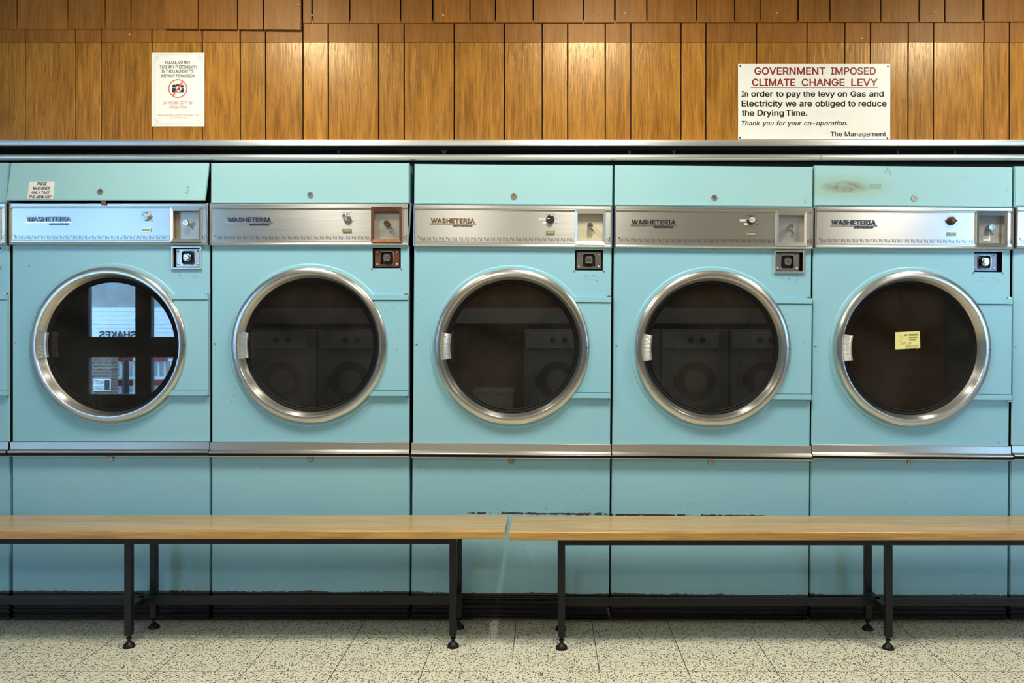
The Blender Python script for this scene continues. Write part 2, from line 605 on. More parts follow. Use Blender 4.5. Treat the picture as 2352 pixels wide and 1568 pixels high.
_tv = {}
def text_verts(s, bold=0.0, shear=0.0):
    """flat triangles covering the union of all strokes (thickened by bold)"""
    key = (s, bold, shear)
    if key in _tv:
        return _tv[key]
    loops = glyphs(s, shear)
    if bold > 0:
        sh = [Vector((bold * cos(q * pi / 3), 0.7 * bold * sin(q * pi / 3))) for q in range(6)]
        loops = [[p + d for p in l] for l in loops for d in sh]
    # letters that touch are handled together
    spans = sorted(((min(p.x for p in l), max(p.x for p in l), l) for l in loops), key=lambda t: t[0])
    groups, end = [], -1e9
    for x0, x1, l in spans:
        if x0 > end:
            groups.append([])
        groups[-1].append(l)
        end = max(end, x1)
    V, Fc = [], []
    for g in groups:
        pts, eds = [], []
        for l in g:
            b0 = len(pts)
            pts += l
            eds += [(b0 + i, b0 + (i + 1) % len(l)) for i in range(len(l))]
        ov, oe, of, *_ = delaunay_2d_cdt(pts, eds, [], 0, 1e-6)
        A = np.array([(p.x, p.y) for l in g for p in l])
        B = np.array([(l[(i + 1) % len(l)].x, l[(i + 1) % len(l)].y) for l in g for i in range(len(l))])
        P = np.array([(v.x, v.y) for v in ov])
        T = np.array([f for f in of if len(f) == 3])
        C = P[T].mean(1)
        up = (A[None, :, 1] <= C[:, None, 1]) & (B[None, :, 1] > C[:, None, 1])
        dn = (A[None, :, 1] > C[:, None, 1]) & (B[None, :, 1] <= C[:, None, 1])
        cr = (B[None, :, 0] - A[None, :, 0]) * (C[:, None, 1] - A[None, :, 1]) - (C[:, None, 0] - A[None, :, 0]) * (B[None, :, 1] - A[None, :, 1])
        wn = (up & (cr > 0)).sum(1) - (dn & (cr < 0)).sum(1)
        b0 = len(V)
        V += [(x, y, 0.0) for x, y in P]
        Fc += [tuple(int(b0 + i) for i in t) for t, w_ in zip(T, wn) if w_ != 0]
    used = sorted({i for f in Fc for i in f})
    m = {o_: n_ for n_, o_ in enumerate(used)}
    _tv[key] = ([V[i] for i in used], [tuple(m[i] for i in f) for f in Fc])
    return _tv[key]

def cap_height(bold, shear):
    vs, _ = text_verts('H', bold, shear)
    return max(v[1] for v in vs) - min(v[1] for v in vs), min(v[1] for v in vs)

def put_text(bm, s, x0, x1, zb, zt, at, bold=0.012, shear=0.0, depth=0.0, mi=0):
    """sets s between x0..x1 with baseline zb and cap line zt; at(u, v, off) turns flat coordinates into 3-D"""
    vs, fs = text_verts(s, bold, shear)
    ch, cb = cap_height(bold, 0.0)
    xm, xM = min(v[0] for v in vs), max(v[0] for v in vs)
    kx = (x1 - x0) / max(1e-6, xM - xm)
    kz = (zt - zb) / ch
    conv = [(x0 + (v[0] - xm) * kx, zb + (v[1] - cb) * kz) for v in vs]
    top = [bm.verts.new(at(u, w, depth)) for u, w in conv]
    for f in fs:
        try:
            nf = bm.faces.new([top[i] for i in f])
            nf.material_index = mi
        except ValueError:
            pass
    if depth > 0.0008:                     # raised letters get side walls
        bot = [bm.verts.new(at(u, w, 0.0)) for u, w in conv]
        cnt = {}
        for f in fs:
            for i in range(len(f)):
                a, b = f[i], f[(i + 1) % len(f)]
                k = (min(a, b), max(a, b))
                cnt.setdefault(k, []).append((a, b))
        for k, l in cnt.items():
            if len(l) == 1:
                a, b = l[0]
                try:
                    nf = bm.faces.new((top[b], top[a], bot[a], bot[b]))
                    nf.material_index = mi
                except ValueError:
                    pass

def flat_at(y):
    return lambda u, v, off: (u, y - off, v)

# ------------------------------------------------------------------ pixel -> place on an upright plane at depth Y
def WX(px, Y=0.0):
    return (px - VX) * (D + Y) / F_PX
def WZ(py, Y=0.0):
    return EYE - (py - VY) * (D + Y) / F_PX

# ================================================================== SETTING
RX0, RX1, RY0, CEIL = -6.6, 7.0, -5.65, 2.75
bm = new_bm()
quad(bm, [(RX0, RY0, 0), (RX1, RY0, 0), (RX1, 0.85, 0), (RX0, 0.85, 0)])
structure(obj('floor', bm, M['floor']))
bm = new_bm()
box(bm, RX0, RX1, RY0, 0.85, CEIL, CEIL + 0.1)
structure(obj('ceiling', bm, M['plaster']))
bm = new_bm()
box(bm, RX0 - 0.1, RX0, RY0, 0.85, 0, CEIL)
structure(obj('wall_left', bm, M['plaster']))
bm = new_bm()
box(bm, RX1, RX1 + 0.1, RY0, 0.85, 0, CEIL)
structure(obj('wall_right', bm, M['plaster']))

# --- boarded wall above the dryers
Z_TRIM_T = WZ(322.5)
YW = 0.012
wall = new_bm()
box(wall, RX0, RX1, YW + 0.008, YW + 0.05, WZ(338), CEIL)                    # dark backing board seen in the grooves
wall_back = structure(obj('wall_back', wall, M['void']))
bm = new_bm()
box(bm, RX0, RX1, 0.75, 0.85, 0, CEIL)
o = structure(obj('wall_rear', bm, M['void']))

def planks(name, cuts, ztop, zbot, y, mat, gap=0.0050, th=0.010):
    bm = new_bm()
    for a, b in zip(cuts[:-1], cuts[1:]):
        x0, x1 = WX(a), WX(b)
        zt = ztop(a) if callable(ztop) else ztop
        zl, zr = (zbot(a), zbot(b)) if callable(zbot) else (zbot, zbot)
        v = box(bm, x0 + gap / 2, x1 - gap / 2, y, y + th, 0, 1)
        for vv in v:
            if vv.co.z < 0.5:
                vv.co.z = zl if vv.co.x < (x0 + x1) / 2 else zr
            else:
                vv.co.z = zt
    return obj(name, bm, mat, wall_back, bevel=0.0009, bevel_seg=1)

low = [53.7, 170, 229, 346, 462, 549.5, 608, 694, 752.4, 868.4, 927, 1042.6, 1158.6, 1245.3, 1304, 1390.5, 1449.4,
       1565.3, 1622.7, 1739.4, 1855.7, 1943, 2001.6, 2088.4, 2147, 2263, 2321.7]
w_pat = [116, 87, 58, 86, 58, 116, 58, 116]
lft, p, k = [], low[0], 0
while p > -2300:
    p -= w_pat[k % 8]; k += 1
    lft.append(p)
rgt, p = [], low[-1]
while p < 3200:
    p += w_pat[k % 8]; k += 1
    rgt.append(p)
low_all = lft[::-1] + low + rgt
Z95 = WZ(95.5)
planks('wood_panel', low_all, Z95 - 0.0006, Z_TRIM_T - 0.01, YW - 0.002, M['wall_wood'])
planks('wood_panel', low_all, WZ(44), Z95 + 0.0006, YW - 0.0035, M['wall_wood_top'])
planks('wood_panel', [-2400, -2200, -1990, -1750, -1500, -1300, -1100, -840, -600, -480, -320, -190, -60, 37, 153.7, 240, 299, 382],
       CEIL, WZ(65.5), YW - 0.008, M['wall_wood_top'])
planks('wood_panel', [379, 456.5, 546.6, 606, 693.3], CEIL, lambda p: WZ(66.3 + (p - 379) * 0.0105), YW - 0.0165, M['wall_wood_top'], th=0.012)
planks('wood_panel', [694, 716, 802.8, 919.5, 993], CEIL, WZ(52.3), YW - 0.008, M['wall_wood_top'])
planks('wood_panel', [993.8, 1079, 1137.8, 1224.6, 1340, 1412], CEIL, WZ(51.3), YW - 0.0095, M['wall_wood_top'])
planks('wood_panel', [1412.8, 1486, 1601, 1688, 1747, 1834], CEIL, WZ(50.6), YW - 0.008, M['wall_wood_top'])
planks('wood_panel', [1834.7, 1907.4, 2024, 2112, 2171, 2259], CEIL, WZ(50.0), YW - 0.009, M['wall_wood_top'])
planks('wood_panel', [2260.5, 2420, 2560, 2660, 2800, 2950, 3100, 3250], CEIL, WZ(49), YW - 0.010, M['wall_wood_top'])
def screw_mesh():
    bm = new_bm()
    lathe(bm, [(0.0, -0.0022), (0.0025, -0.0022), (0.0042, -0.0010), (0.0044, 0.002)], 14)
    return to_mesh('screw', bm, M['dull_chrome'], True)
SCREW = screw_mesh()
SCREW_DARK = SCREW.copy()
SCREW_DARK.materials[0] = M['iron']
for px, py, y in ((687, 10.5, YW - 0.017), (690, 58.5, YW - 0.017), (716.5, 35, YW - 0.0085), (1436, 30, YW - 0.0085), (1378, 34, YW - 0.010),
                  (1018, 35, YW - 0.010), (296, 79, YW - 0.004), (1207, 90, YW - 0.004), (1979, 88, YW - 0.004), (1786, 30, YW - 0.0085), (2145, 28, YW - 0.0095)):
    link('screw', SCREW, wall_back, (WX(px, y), y, WZ(py, y)))

# --- aluminium strips and the black slot over the dryers
bm = new_bm()
zt, zb = WZ(321.5), WZ(335.5)
prism(bm, [(0.012, zt), (-0.004, zt), (-0.010, zt - 0.002), (-0.011, zt - 0.009), (-0.009, zt - 0.0105), (-0.009, zt - 0.0125),
           (-0.012, zt - 0.014), (-0.012, zb + 0.002), (-0.009, zb), (0.008, zb), (0.012, zb + 0.004)], RX0, RX1)
structure(obj('trim_1', bm, M['alu'], smooth=True))
bm = new_bm()
box(bm, RX0, RX1, 0.070, 0.085, WZ(378), zb)  # black board stands in for the shade inside the slot
trim2 = structure(obj('trim_2', bm, M['void']))
for px, w0, w1 in ((777, 7, 3), (1020, 15, 5), (1446, 6, 5), (1548, 10, 4), (2062, 3, 3), (2194, 3, 3)):
    bm = new_bm()
    y = 0.0690
    a, b = WX(px - w0 / 2, y), WX(px + w0 / 2, y)
    c, d = WX(px - w1 / 2, y), WX(px + w1 / 2, y)
    z1, z0 = WZ(342.5, y), WZ(353.5, y)
    vs = [bm.verts.new(q) for q in ((c, y, z0), (d, y, z0), (b, y, z1), (a, y, z1), (c, y + .0008, z0), (d, y + .0008, z0), (b, y + .0008, z1), (a, y + .0008, z1))]
    for q in ((0, 1, 2, 3), (7, 6, 5, 4), (0, 4, 5, 1), (1, 5, 6, 2), (2, 6, 7, 3), (3, 7, 4, 0)):
        bm.faces.new([vs[i] for i in q])
    obj('tape_scrap', bm, M['tape'], trim2)
bm = new_bm()
zc = WZ(361)
prof = [(0.012 + 0.030 * 0, zc + 0.012)]
prof = [(0.008, zc + 0.010)]
for i in range(13):
    a = radians(100 - i * 200 / 12)
    prof.append((0.004 - 0.017 * cos(radians(90) - a) * 0 - 0.014 * cos(a), zc + 0.012 * sin(a)))
prof += [(0.008, zc - 0.010)]
for a, b in ((RX0, WX(1884)), (WX(1884.8), RX1)):
    prism(bm, prof, a, b)
structure(obj('trim_3', bm, M['alu'], smooth=True))

# ================================================================== DRYERS
UC, UROT = 1174.6, 0.008
def LX(px, py=800.0, p=0.0):
    k = (D - p) / D
    return ((px - VX) * k + VX - (UC + UROT * (1000 - py))) / (F_PX / D)
def LZ(py, p=0.0):
    return EYE - (py - VY) * (D - p) / F_PX
W = 0.787
HW = W / 2
DEPTH = 0.70
CACHE = {}
def cached(key, fn):
    if key not in CACHE:
        CACHE[key] = fn()
    return CACHE[key]

Z_LID_T, Z_LID_B = LZ(378, .008), LZ(470, .008)
Z_CP_T, Z_CP_B = LZ(471.2, .02), LZ(566.5, .02)
Z_CAB_T, Z_CAB_B = LZ(567.5), LZ(1020)
Z_LOW_T, Z_LOW_B = LZ(1050), LZ(1366)
DOOR_Z = 1.089
HOLE = 0.285
# coin slide pocket
PX0, PX1 = LX(1320.5, 595), LX(1385, 595)
PZ1, PZ0 = LZ(572.8), LZ(619.5)

def cabinet_mesh():
    bm = new_bm()
    x0, x1, c = -HW + 0.003, HW - 0.003, 0.003
    zs = LZ(632)                                     # split: pocket strip above, door field below
    # strip with the pocket hole
    rect_ring(bm, x0, x1, zs, Z_CAB_T, PX0, PX1, PZ0, PZ1, 0.0)
    # pocket walls
    d = 0.022
    for a, b in (((PX0, PZ0), (PX1, PZ0)), ((PX1, PZ0), (PX1, PZ1)), ((PX1, PZ1), (PX0, PZ1)), ((PX0, PZ1), (PX0, PZ0))):
        quad(bm, [(a[0], 0, a[1]), (b[0], 0, b[1]), (b[0], d, b[1]), (a[0], d, a[1])], 1)
    quad(bm, [(PX0, d, PZ0), (PX1, d, PZ0), (PX1, d, PZ1), (PX0, d, PZ1)], 1)
    # door field with a round hole
    n = 96
    zt, zb = zs, Z_CAB_B
    angs = sorted([2 * pi * i / n for i in range(n)] + [math.atan2(z - DOOR_Z, x) % (2 * pi) for x in (x0, x1) for z in (zb, zt)])
    ci, ro, hb = [], [], []
    for a in angs:
        ca, sa = cos(a), sin(a)
        ts = []
        if abs(ca) > 1e-9:
            ts.append((x1 if ca > 0 else x0) / ca)
        if abs(sa) > 1e-9:
            ts.append(((zt if sa > 0 else zb) - DOOR_Z) / sa)
        t = min(ts)
        ro.append(bm.verts.new((t * ca, 0, DOOR_Z + t * sa)))
        ci.append(bm.verts.new((HOLE * ca, 0, DOOR_Z + HOLE * sa)))
        hb.append(bm.verts.new((HOLE * ca, 0.03, DOOR_Z + HOLE * sa)))
    m = len(angs)
    for i in range(m):
        j = (i + 1) % m
        bm.faces.new((ci[i], ci[j], ro[j], ro[i]))
        bm.faces.new((ci[j], ci[i], hb[i], hb[j]))
    # folded edges and sides
    for sgn in (-1, 1):
        xa, xb = sgn * (HW - c), sgn * HW
        quad(bm, [(xa, 0, Z_CAB_B), (xa, 0, Z_CAB_T), (xb, 0.004, Z_CAB_T), (xb, 0.004, Z_CAB_B)])
        quad(bm, [(xb, 0.004, Z_CAB_B), (xb, 0.004, Z_CAB_T), (xb, DEPTH, Z_CAB_T), (xb, DEPTH, Z_CAB_B)], 2)
    quad(bm, [(-HW, DEPTH, Z_CAB_B), (HW, DEPTH, Z_CAB_B), (HW, DEPTH, Z_CAB_T), (-HW, DEPTH, Z_CAB_T)], 2)
    quad(bm, [(-HW, 0.004, Z_CAB_B), (HW, 0.004, Z_CAB_B), (HW, DEPTH, Z_CAB_B), (-HW, DEPTH, Z_CAB_B)], 2)
    quad(bm, [(-HW, 0.03, Z_CAB_T), (HW, 0.03, Z_CAB_T), (HW, DEPTH, Z_CAB_T), (-HW, DEPTH, Z_CAB_T)], 2)
    # raised collar pressed into the sheet round the door
    lathe(bm, [(0.3255, 0.0), (0.3245, -0.0035), (0.3215, -0.0058), (0.3170, -0.0060), (0.308, -0.004), (0.300, 0.0)], 96, 0, 0, DOOR_Z)
    me = to_mesh('cabinet', bm, [M['enamel'], M['iron'], M['void']], False, fix=False)
    bmx = bmesh.new(); bmx.from_mesh(me)
    bmesh.ops.remove_doubles(bmx, verts=list(bmx.verts), dist=1e-5)
    bmesh.ops.recalc_face_normals(bmx, faces=list(bmx.faces))
    bmx.to_mesh(me); bmx.free()
    for pl in me.polygons:
        pl.use_smooth = abs(pl.normal.y) < 0.9999 and pl.area < 0.002 and max(me.vertices[i].co.y for i in pl.vertices) < 1e-4
    return me

def lower_mesh():
    bm = new_bm()
    v = box(bm, -HW, HW, 0.001, DEPTH, Z_LOW_B, Z_LOW_T)
    bmesh.ops.bevel(bm, geom=[e for e in bm.edges if all(abs(vv.co.y - 0.001) < 1e-6 for vv in e.verts)], offset=0.003, segments=2, affect='EDGES')
    return to_mesh('lower_panel', bm, M['enamel'], True)

def lid_mesh():
    bm = new_bm()
    box(bm, -HW, HW, -0.008, 0.60, Z_LID_B, Z_LID_T)
    bmesh.ops.bevel(bm, geom=[e for e in bm.edges if all(vv.co.y < 0 for vv in e.verts)], offset=0.003, segments=2, affect='EDGES')
    return to_mesh('lid', bm, M['lid_enamel_lit'], True)

def lid_pt(u, v, off=0.0):
    """first dryer: lid hangs ajar; u across, v down from its top edge"""
    t = radians(8.0)
    return (u - v * 0.030, -0.008 - v * sin(t) - off * cos(t), Z_LID_T - 0.001 - v * cos(t) - off * sin(t))

def lid_open_mesh():
    bm = new_bm()
    H, th = 0.1545, -0.014
    cs = [(-HW, 0), (HW, 0), (HW - 0.004, H), (-HW, H)]
    a = [bm.verts.new(lid_pt(u, v, 0)) for u, v in cs]
    b = [bm.verts.new(lid_pt(u, v, th)) for u, v in cs]
    bm.faces.new(a); bm.faces.new(b[::-1])
    for i in range(4):
        j = (i + 1) % 4
        bm.faces.new((a[i], b[i], b[j], a[j]))
    bmesh.ops.bevel(bm, geom=list(bm.edges), offset=0.002, segments=2, affect='EDGES')
    return to_mesh('lid', bm, M['lid_enamel_lit'], True)

def lid_box_mesh():
    bm = new_bm()
    box(bm, -HW + 0.006, HW - 0.006, 0.03, 0.60, Z_LID_B, Z_LID_T - 0.004)
    return to_mesh('lid_housing', bm, M['void'])

def lock_mesh(mat):
    bm = new_bm()
    lathe(bm, [(0.0, -0.0035), (0.0062, -0.0035), (0.0066, -0.0050), (0.0100, -0.0050), (0.0118, -0.0030), (0.0122, 0.0)], 28, mi=0)
    box(bm, -0.0009, 0.0009, -0.0041, -0.0030, -0.0042, 0.0042, 1)
    return to_mesh('lock', bm, [mat, M['black']], True)

# control panel geometry
CW = 0.3945
CPX0, CPX1 = LX(1326.5, 520, .02), LX(1385, 520, .02)
CPZ1, CPZ0 = LZ(489, .02), LZ(552.5, .02)
ZP_T, ZP_B = LZ(482.6, .02), LZ(555, .02)
def control_mesh():
    bm = new_bm()
    e = 0.004
    # plate with the coin window
    rect_ring(bm, -CW + e, CW - e, ZP_B, ZP_T, CPX0, CPX1, CPZ0, CPZ1, -0.014)
    # upper rail: flat band then bead then step
    zt = Z_CP_T
    prism(bm, [(0.03, zt), (-0.015, zt), (-0.0185, zt - 0.002), (-0.0185, zt - 0.0115), (-0.0165, zt - 0.0125), (-0.0175, zt - 0.0140), (-0.0200, zt - 0.0160),
               (-0.0195, zt - 0.0185), (-0.0150, ZP_T + 0.0006), (-0.0040, ZP_T + 0.0002), (-0.0040, ZP_T - 0.0012), (0.03, ZP_T - 0.0012)], -CW + e, CW - e)
    zb = Z_CP_B
    prism(bm, [(0.03, ZP_B + 0.0012), (-0.0040, ZP_B + 0.0012), (-0.0040, ZP_B - 0.0002), (-0.0150, ZP_B - 0.0008), (-0.0180, ZP_B - 0.002), (-0.0175, zb + 0.0105),
               (-0.0165, zb + 0.0095), (-0.0190, zb + 0.0085), (-0.0205, zb + 0.0050), (-0.0185, zb + 0.001), (-0.014, zb), (0.03, zb)], -CW + e, CW - e)
    # body behind
    box(bm, -CW + e, CW - e, 0.03, 0.55, zb, zt, 1)
    return to_mesh('control_panel', bm, [M['steel'], M['void']], True)

def end_mesh(bent=False):
    bm = new_bm()
    n = 12
    zt, zb = Z_CP_T + 0.0006, Z_CP_B - 0.0006
    prev = None
    for i in range(n + 1):
        f = i / n
        z = zb + (zt - zb) * f
        dx = 0.0 if not bent else 0.0125 * max(0.0, (f - 0.12)) ** 0.6
        pr = [(0.0, 0.005), (0.0, -0.016), (0.0015, -0.0205), (0.0048, -0.0215), (0.0078, -0.0195), (0.0085, -0.012), (0.0085, 0.005)]
        ring = [bm.verts.new((x - 0.00425 + dx, y, z)) for x, y in pr]
        if prev:
            for a in range(len(pr)):
                b = (a + 1) % len(pr)
                bm.faces.new((prev[a], prev[b], ring[b], ring[a]))
        else:
            bm.faces.new(ring)
        prev = ring
    bm.faces.new(prev)
    return to_mesh('end_moulding', bm, M['steel_end'], True)

def ticks_mesh(lo, hi):
    bm = new_bm()
    z0, z1 = LZ(553.2, .02), LZ(545.2, .02)
    px = 960.5
    while px < 1400:
        if lo < px < hi:
            x = LX(px, 549, .02)
            w = 0.0015
            s = 0.0026
            vs = [bm.verts.new(q) for q in ((x + s, -0.0146, z0), (x + s + w, -0.0146, z0), (x + w, -0.0146, z1), (x, -0.0146, z1))]
            vb = [bm.verts.new((v.co.x, -0.0135, v.co.z)) for v in vs]
            bm.faces.new(vs)
            for i in range(4):
                j = (i + 1) % 4
                bm.faces.new((vs[j], vs[i], vb[i], vb[j]))
        px += 3.35
    return to_mesh('ribbed_strip', bm, M['emblem'])

def emblem_mesh(mat, bar_mat):
    bm = new_bm()
    at = flat_at(-0.014)
    put_text(bm, 'WASHETERIA', LX(989, 510, .02), LX(1090, 510, .02), LZ(512.6, .02), LZ(502.2, .02), at, 0.022, 0.0, 0.004, 0)
    put_text(bm, 'automations', LX(1040, 518, .02), LX(1085, 518, .02), LZ(520.8, .02), LZ(515.2, .02), at, 0.03, 0.35, 0.003, 0)
    box(bm, LX(986.5, 515, .02), LX(1093.5, 515, .02), -0.0165, -0.0135, LZ(516.6, .02), LZ(513.2, .02), 1)
    return to_mesh('emblem', bm, [mat, bar_mat])

KX, KZ = LX(1263.8, 502, .02), LZ(502, .02)
def knob_mesh(kind):
    bm = new_bm()
    r = 0.0172
    if kind == 'silver':
        prof = [(0.0, -0.0150), (r * 0.78, -0.0162), (r * 0.84, -0.0160), (r * 0.88, -0.0140)]
        lathe(bm, prof, 40)
        lathe(bm, [(r * 0.88, -0.0140), (r * 0.93, -0.005), (r * 0.98, -0.003), (r * 0.98, 0.0)], 40, mi=1)
        return to_mesh('temperature_knob', bm, [M['spun'], M['dull_chrome']], True)
    n = 44
    prof = [(0.0, -0.018), (r * 0.66, -0.0185), (r * 0.70, -0.0170), (r * 0.86, -0.0120), (r * 0.98, -0.007), (r, 0.0)]
    lathe(bm, prof, n)
    if kind == 'black':
        box(bm, -r * 0.62, -r * 0.12, -0.0192, -0.0178, -0.0012, 0.0012, 1)
        return to_mesh('temperature_knob', bm, [M['black'], M['label']], True)
    if kind == 'cream':
        lathe(bm, [(0.0, -0.0215), (r * 0.60, -0.0215), (r * 0.66, -0.020), (r * 0.68, -0.017)], 32, mi=1)
        for s in (-1, 1):
            quad(bm, [(-r * .45, -.0219, 0.0006 * s), (-r * .42, -.0219, -0.0008 * s), (r * .05, -.0219, r * .36 * s), (r * .10, -.0219, r * .30 * s)][::s], 2)
        box(bm, -r * .4, r * .45, -0.0219, -0.0214, -0.0006, 0.0006, 2)
        return to_mesh('temperature_knob', bm, [M['black'], M['cream'], M['dull_chrome']], True)
    # red centre, with a bar grip
    box(bm, -r * 1.18, r * 1.18, -0.011, -0.002, -0.0035, 0.0035, 0)
    lathe(bm, [(0.0, -0.0225), (r * 0.42, -0.0222), (r * 0.46, -0.0190)], 24, mi=1)
    return to_mesh('temperature_knob', bm, [M['black'], M['knob_red']], True)

def lamp_mesh_small(mat_frame):
    bm = new_bm()
    w, h = 0.0172, 0.0068
    for a in ((-w, w, h - 0.0016, h), (-w, w, -h, -h + 0.0016), (-w, -w + 0.0016, -h, h), (w - 0.0016, w, -h, h)):
        box(bm, a[0], a[1], -0.0055, 0.0, a[2], a[3], 0)
    box(bm, -w + 0.001, w - 0.001, -0.0042, 0.0, -h + 0.001, h - 0.001, 1)
    return to_mesh('indicator_lamp', bm, [mat_frame, M['lens']])

def coinbox_frame_mesh(mat):
    bm = new_bm()
    xo0, xo1 = LX(1320.7, 520, .024), LX(1391, 520, .024)
    zo1, zo0 = LZ(479, .024), LZ(560.5, .024)
    y0, y1 = -0.024, -0.0205
    # front face slopes in to the window, then the outer edge
    o = [(xo0, zo0), (xo1, zo0), (xo1, zo1), (xo0, zo1)]
    i = [(CPX0, CPZ0), (CPX1, CPZ0), (CPX1, CPZ1), (CPX0, CPZ1)]
    for k in range(4):
        j = (k + 1) % 4
        quad(bm, [(o[k][0], y0, o[k][1]), (o[j][0], y0, o[j][1]), (i[j][0], y1, i[j][1]), (i[k][0], y1, i[k][1])])
        quad(bm, [(o[j][0], y0, o[j][1]), (o[k][0], y0, o[k][1]), (o[k][0], -0.010, o[k][1]), (o[j][0], -0.010, o[j][1])])
        quad(bm, [(i[k][0], y1, i[k][1]), (i[j][0], y1, i[j][1]), (i[j][0], -0.010, i[j][1]), (i[k][0], -0.010, i[k][1])])
    return to_mesh('coin_box_frame', bm, mat, fix=False)

def coinbox_well_mesh(side, back):
    bm = new_bm()
    d = 0.010
    i = [(CPX0, CPZ0), (CPX1, CPZ0), (CPX1, CPZ1), (CPX0, CPZ1)]
    for k in range(4):
        j = (k + 1) % 4
        quad(bm, [(i[k][0], -0.0105, i[k][1]), (i[j][0], -0.0105, i[j][1]), (i[j][0], d, i[j][1]), (i[k][0], d, i[k][1])], 0)
    quad(bm, [(i[k][0], d, i[k][1]) for k in range(4)], 1)
    return to_mesh('coin_box_well', bm, [side, back], fix=False)

SX, SZ = LX(1354.7, 518, -.005), LZ(518, -.005)
def start_mesh(mat):
    bm = new_bm()
    lathe(bm, [(0.0, -0.018), (0.0062, -0.018), (0.0080, -0.0215), (0.0105, -0.0215), (0.0118, -0.0190), (0.0118, -0.008), (0.0100, -0.006), (0.0100, 0.010)], 32)
    box(bm, -0.005, 0.005, -0.0195, -0.0175, -0.0009, 0.0009, 1)
    return to_mesh('start_knob', bm, [mat, M['black']], True)

def pointer_mesh():
    bm = new_bm()
    a = radians(-52)
    d = Vector((cos(a), 0, sin(a)))
    nrm = Vector((-sin(a), 0, cos(a))) * 0.0011
    p0, p1 = d * 0.013, d * 0.031
    vs = [p0 - nrm, p1 - nrm, p1 + nrm, p0 + nrm]
    quad(bm, [(v.x, 0.0085, v.z) for v in vs])
    quad(bm, [(v.x, 0.0097, v.z) for v in vs][::-1])
    return to_mesh('pointer_mark', bm, M['ink'])

# coin slide (push-in coin mechanism)
def slide_mesh(mat):
    bm = new_bm()
    w, h = 0.0485, 0.0345
    # pressed ring round the cup
    def rr(a, y, rad):
        pts = []
        for (sx, sz), a0 in (((1, 1), 0), ((-1, 1), 90), ((-1, -1), 180), ((1, -1), 270)):
            for q in range(7):
                an = radians(a0 + q * 15)
                pts.append((sx * (a - rad) + rad * cos(an), y, sz * (a * 1.05 - rad) + rad * sin(an)))
        return pts
    rings = [rr(0.0275, 0.004, 0.010), rr(0.0268, 0.0010, 0.0098), rr(0.0245, 0.0008, 0.0088), rr(0.0230, 0.0035, 0.0080), rr(0.0215, 0.0150, 0.0075)]
    vr = [[bm.verts.new(p) for p in r] for r in rings]
    n = len(vr[0])
    # flat plate round the cup
    def edge_hit(p):
        t = min((w / abs(p[0])) if abs(p[0]) > 1e-9 else 9e9, (h / abs(p[2])) if abs(p[2]) > 1e-9 else 9e9)
        return (p[0] * t, 0.004, p[2] * t)
    hit = [edge_hit(p) for p in rings[0]]
    hv = [bm.verts.new(p) for p in hit]
    on_x = lambda q: abs(abs(q[0]) - w) < 1e-6
    for i in range(n):
        j = (i + 1) % n
        fv = [vr[0][j], vr[0][i], hv[i]]
        if on_x(hit[i]) != on_x(hit[j]):
            fv.append(bm.verts.new((math.copysign(w, hit[i][0]), 0.004, math.copysign(h, hit[i][2]))))
        fv.append(hv[j])
        bm.faces.new(fv)
    for x0_, x1_, z0_, z1_ in ((-w, w, h, h), (-w, w, -h, -h), (w, w, -h, h), (-w, -w, -h, h)):
        quad(bm, [(x0_, 0.004, z0_), (x1_, 0.004, z1_), (x1_, 0.012, z1_), (x0_, 0.012, z0_)])
    for k in range(len(vr) - 1):
        for i in range(n):
            j = (i + 1) % n
            f = bm.faces.new((vr[k][i], vr[k][j], vr[k + 1][j], vr[k + 1][i]))
            f.material_index = 1 if k < 3 else 2
    f = bm.faces.new(vr[-1]); f.material_index = 2
    return to_mesh('slide_plate', bm, [mat, M['chrome'], M['black']], True)

def slide_knob_mesh():
    bm = new_bm()
    box(bm, -0.0140, 0.0140, -0.0105, 0.014, -0.0130, 0.0160, 0)
    bmesh.ops.bevel(bm, geom=list(bm.edges), offset=0.0045, segments=3, affect='EDGES')
    lathe(bm, [(0.0, -0.0150), (0.0060, -0.0150), (0.0072, -0.0165), (0.0098, -0.0165), (0.0112, -0.0145), (0.0112, -0.010)], 26, mi=0)
    box(bm, -0.0062, 0.0062, -0.0162, -0.0148, -0.0010, 0.0014, 1)
    return to_mesh('coin_knob', bm, [M['chrome'], M['black']], True)

def rivet_mesh():
    bm = new_bm()
    lathe(bm, [(0.0, -0.0032), (0.0026, -0.0028), (0.0042, -0.0014), (0.0048, 0.0)], 18)
    return to_mesh('rivet', bm, M['chrome'], True)

def slide_frame_mesh():
    bm = new_bm()
    x0, x1, z0, z1 = PX0 - 0.0045, PX1 + 0.0045, PZ0 - 0.006, PZ1 + 0.004
    t, y = 0.0075, -0.010
    for a in ((x0, x1, z1 - t, z1), (x0, x1, z0, z0 + t), (x0, x0 + t, z0 + t, z1 - t), (x1 - t, x1, z0 + t, z1 - t)):
        box(bm, a[0], a[1], y, 0.0, a[2], a[3])
    return to_mesh('slide_frame', bm, M['steel'], False, 0.0012)

# door
RO, RI = 0.3085, 0.2655
def ring_mesh():
    bm = new_bm()
    prof = [(0.302, 0.012), (RO - 0.002, 0.004), (RO, -0.002), (RO, -0.0180), (RO - 0.0015, -0.0232), (RO - 0.0050, -0.0268), (0.2960, -0.0287),
            (0.2865, -0.0302), (0.2835, -0.0298), (0.2815, -0.0275), (0.2800, -0.0235), (0.2745, -0.0060), (0.2695, 0.0060), (RI, 0.0105), (RI - 0.001, 0.016)]
    lathe(bm, prof, 128)
    return to_mesh('ring', bm, M['ring'], True)

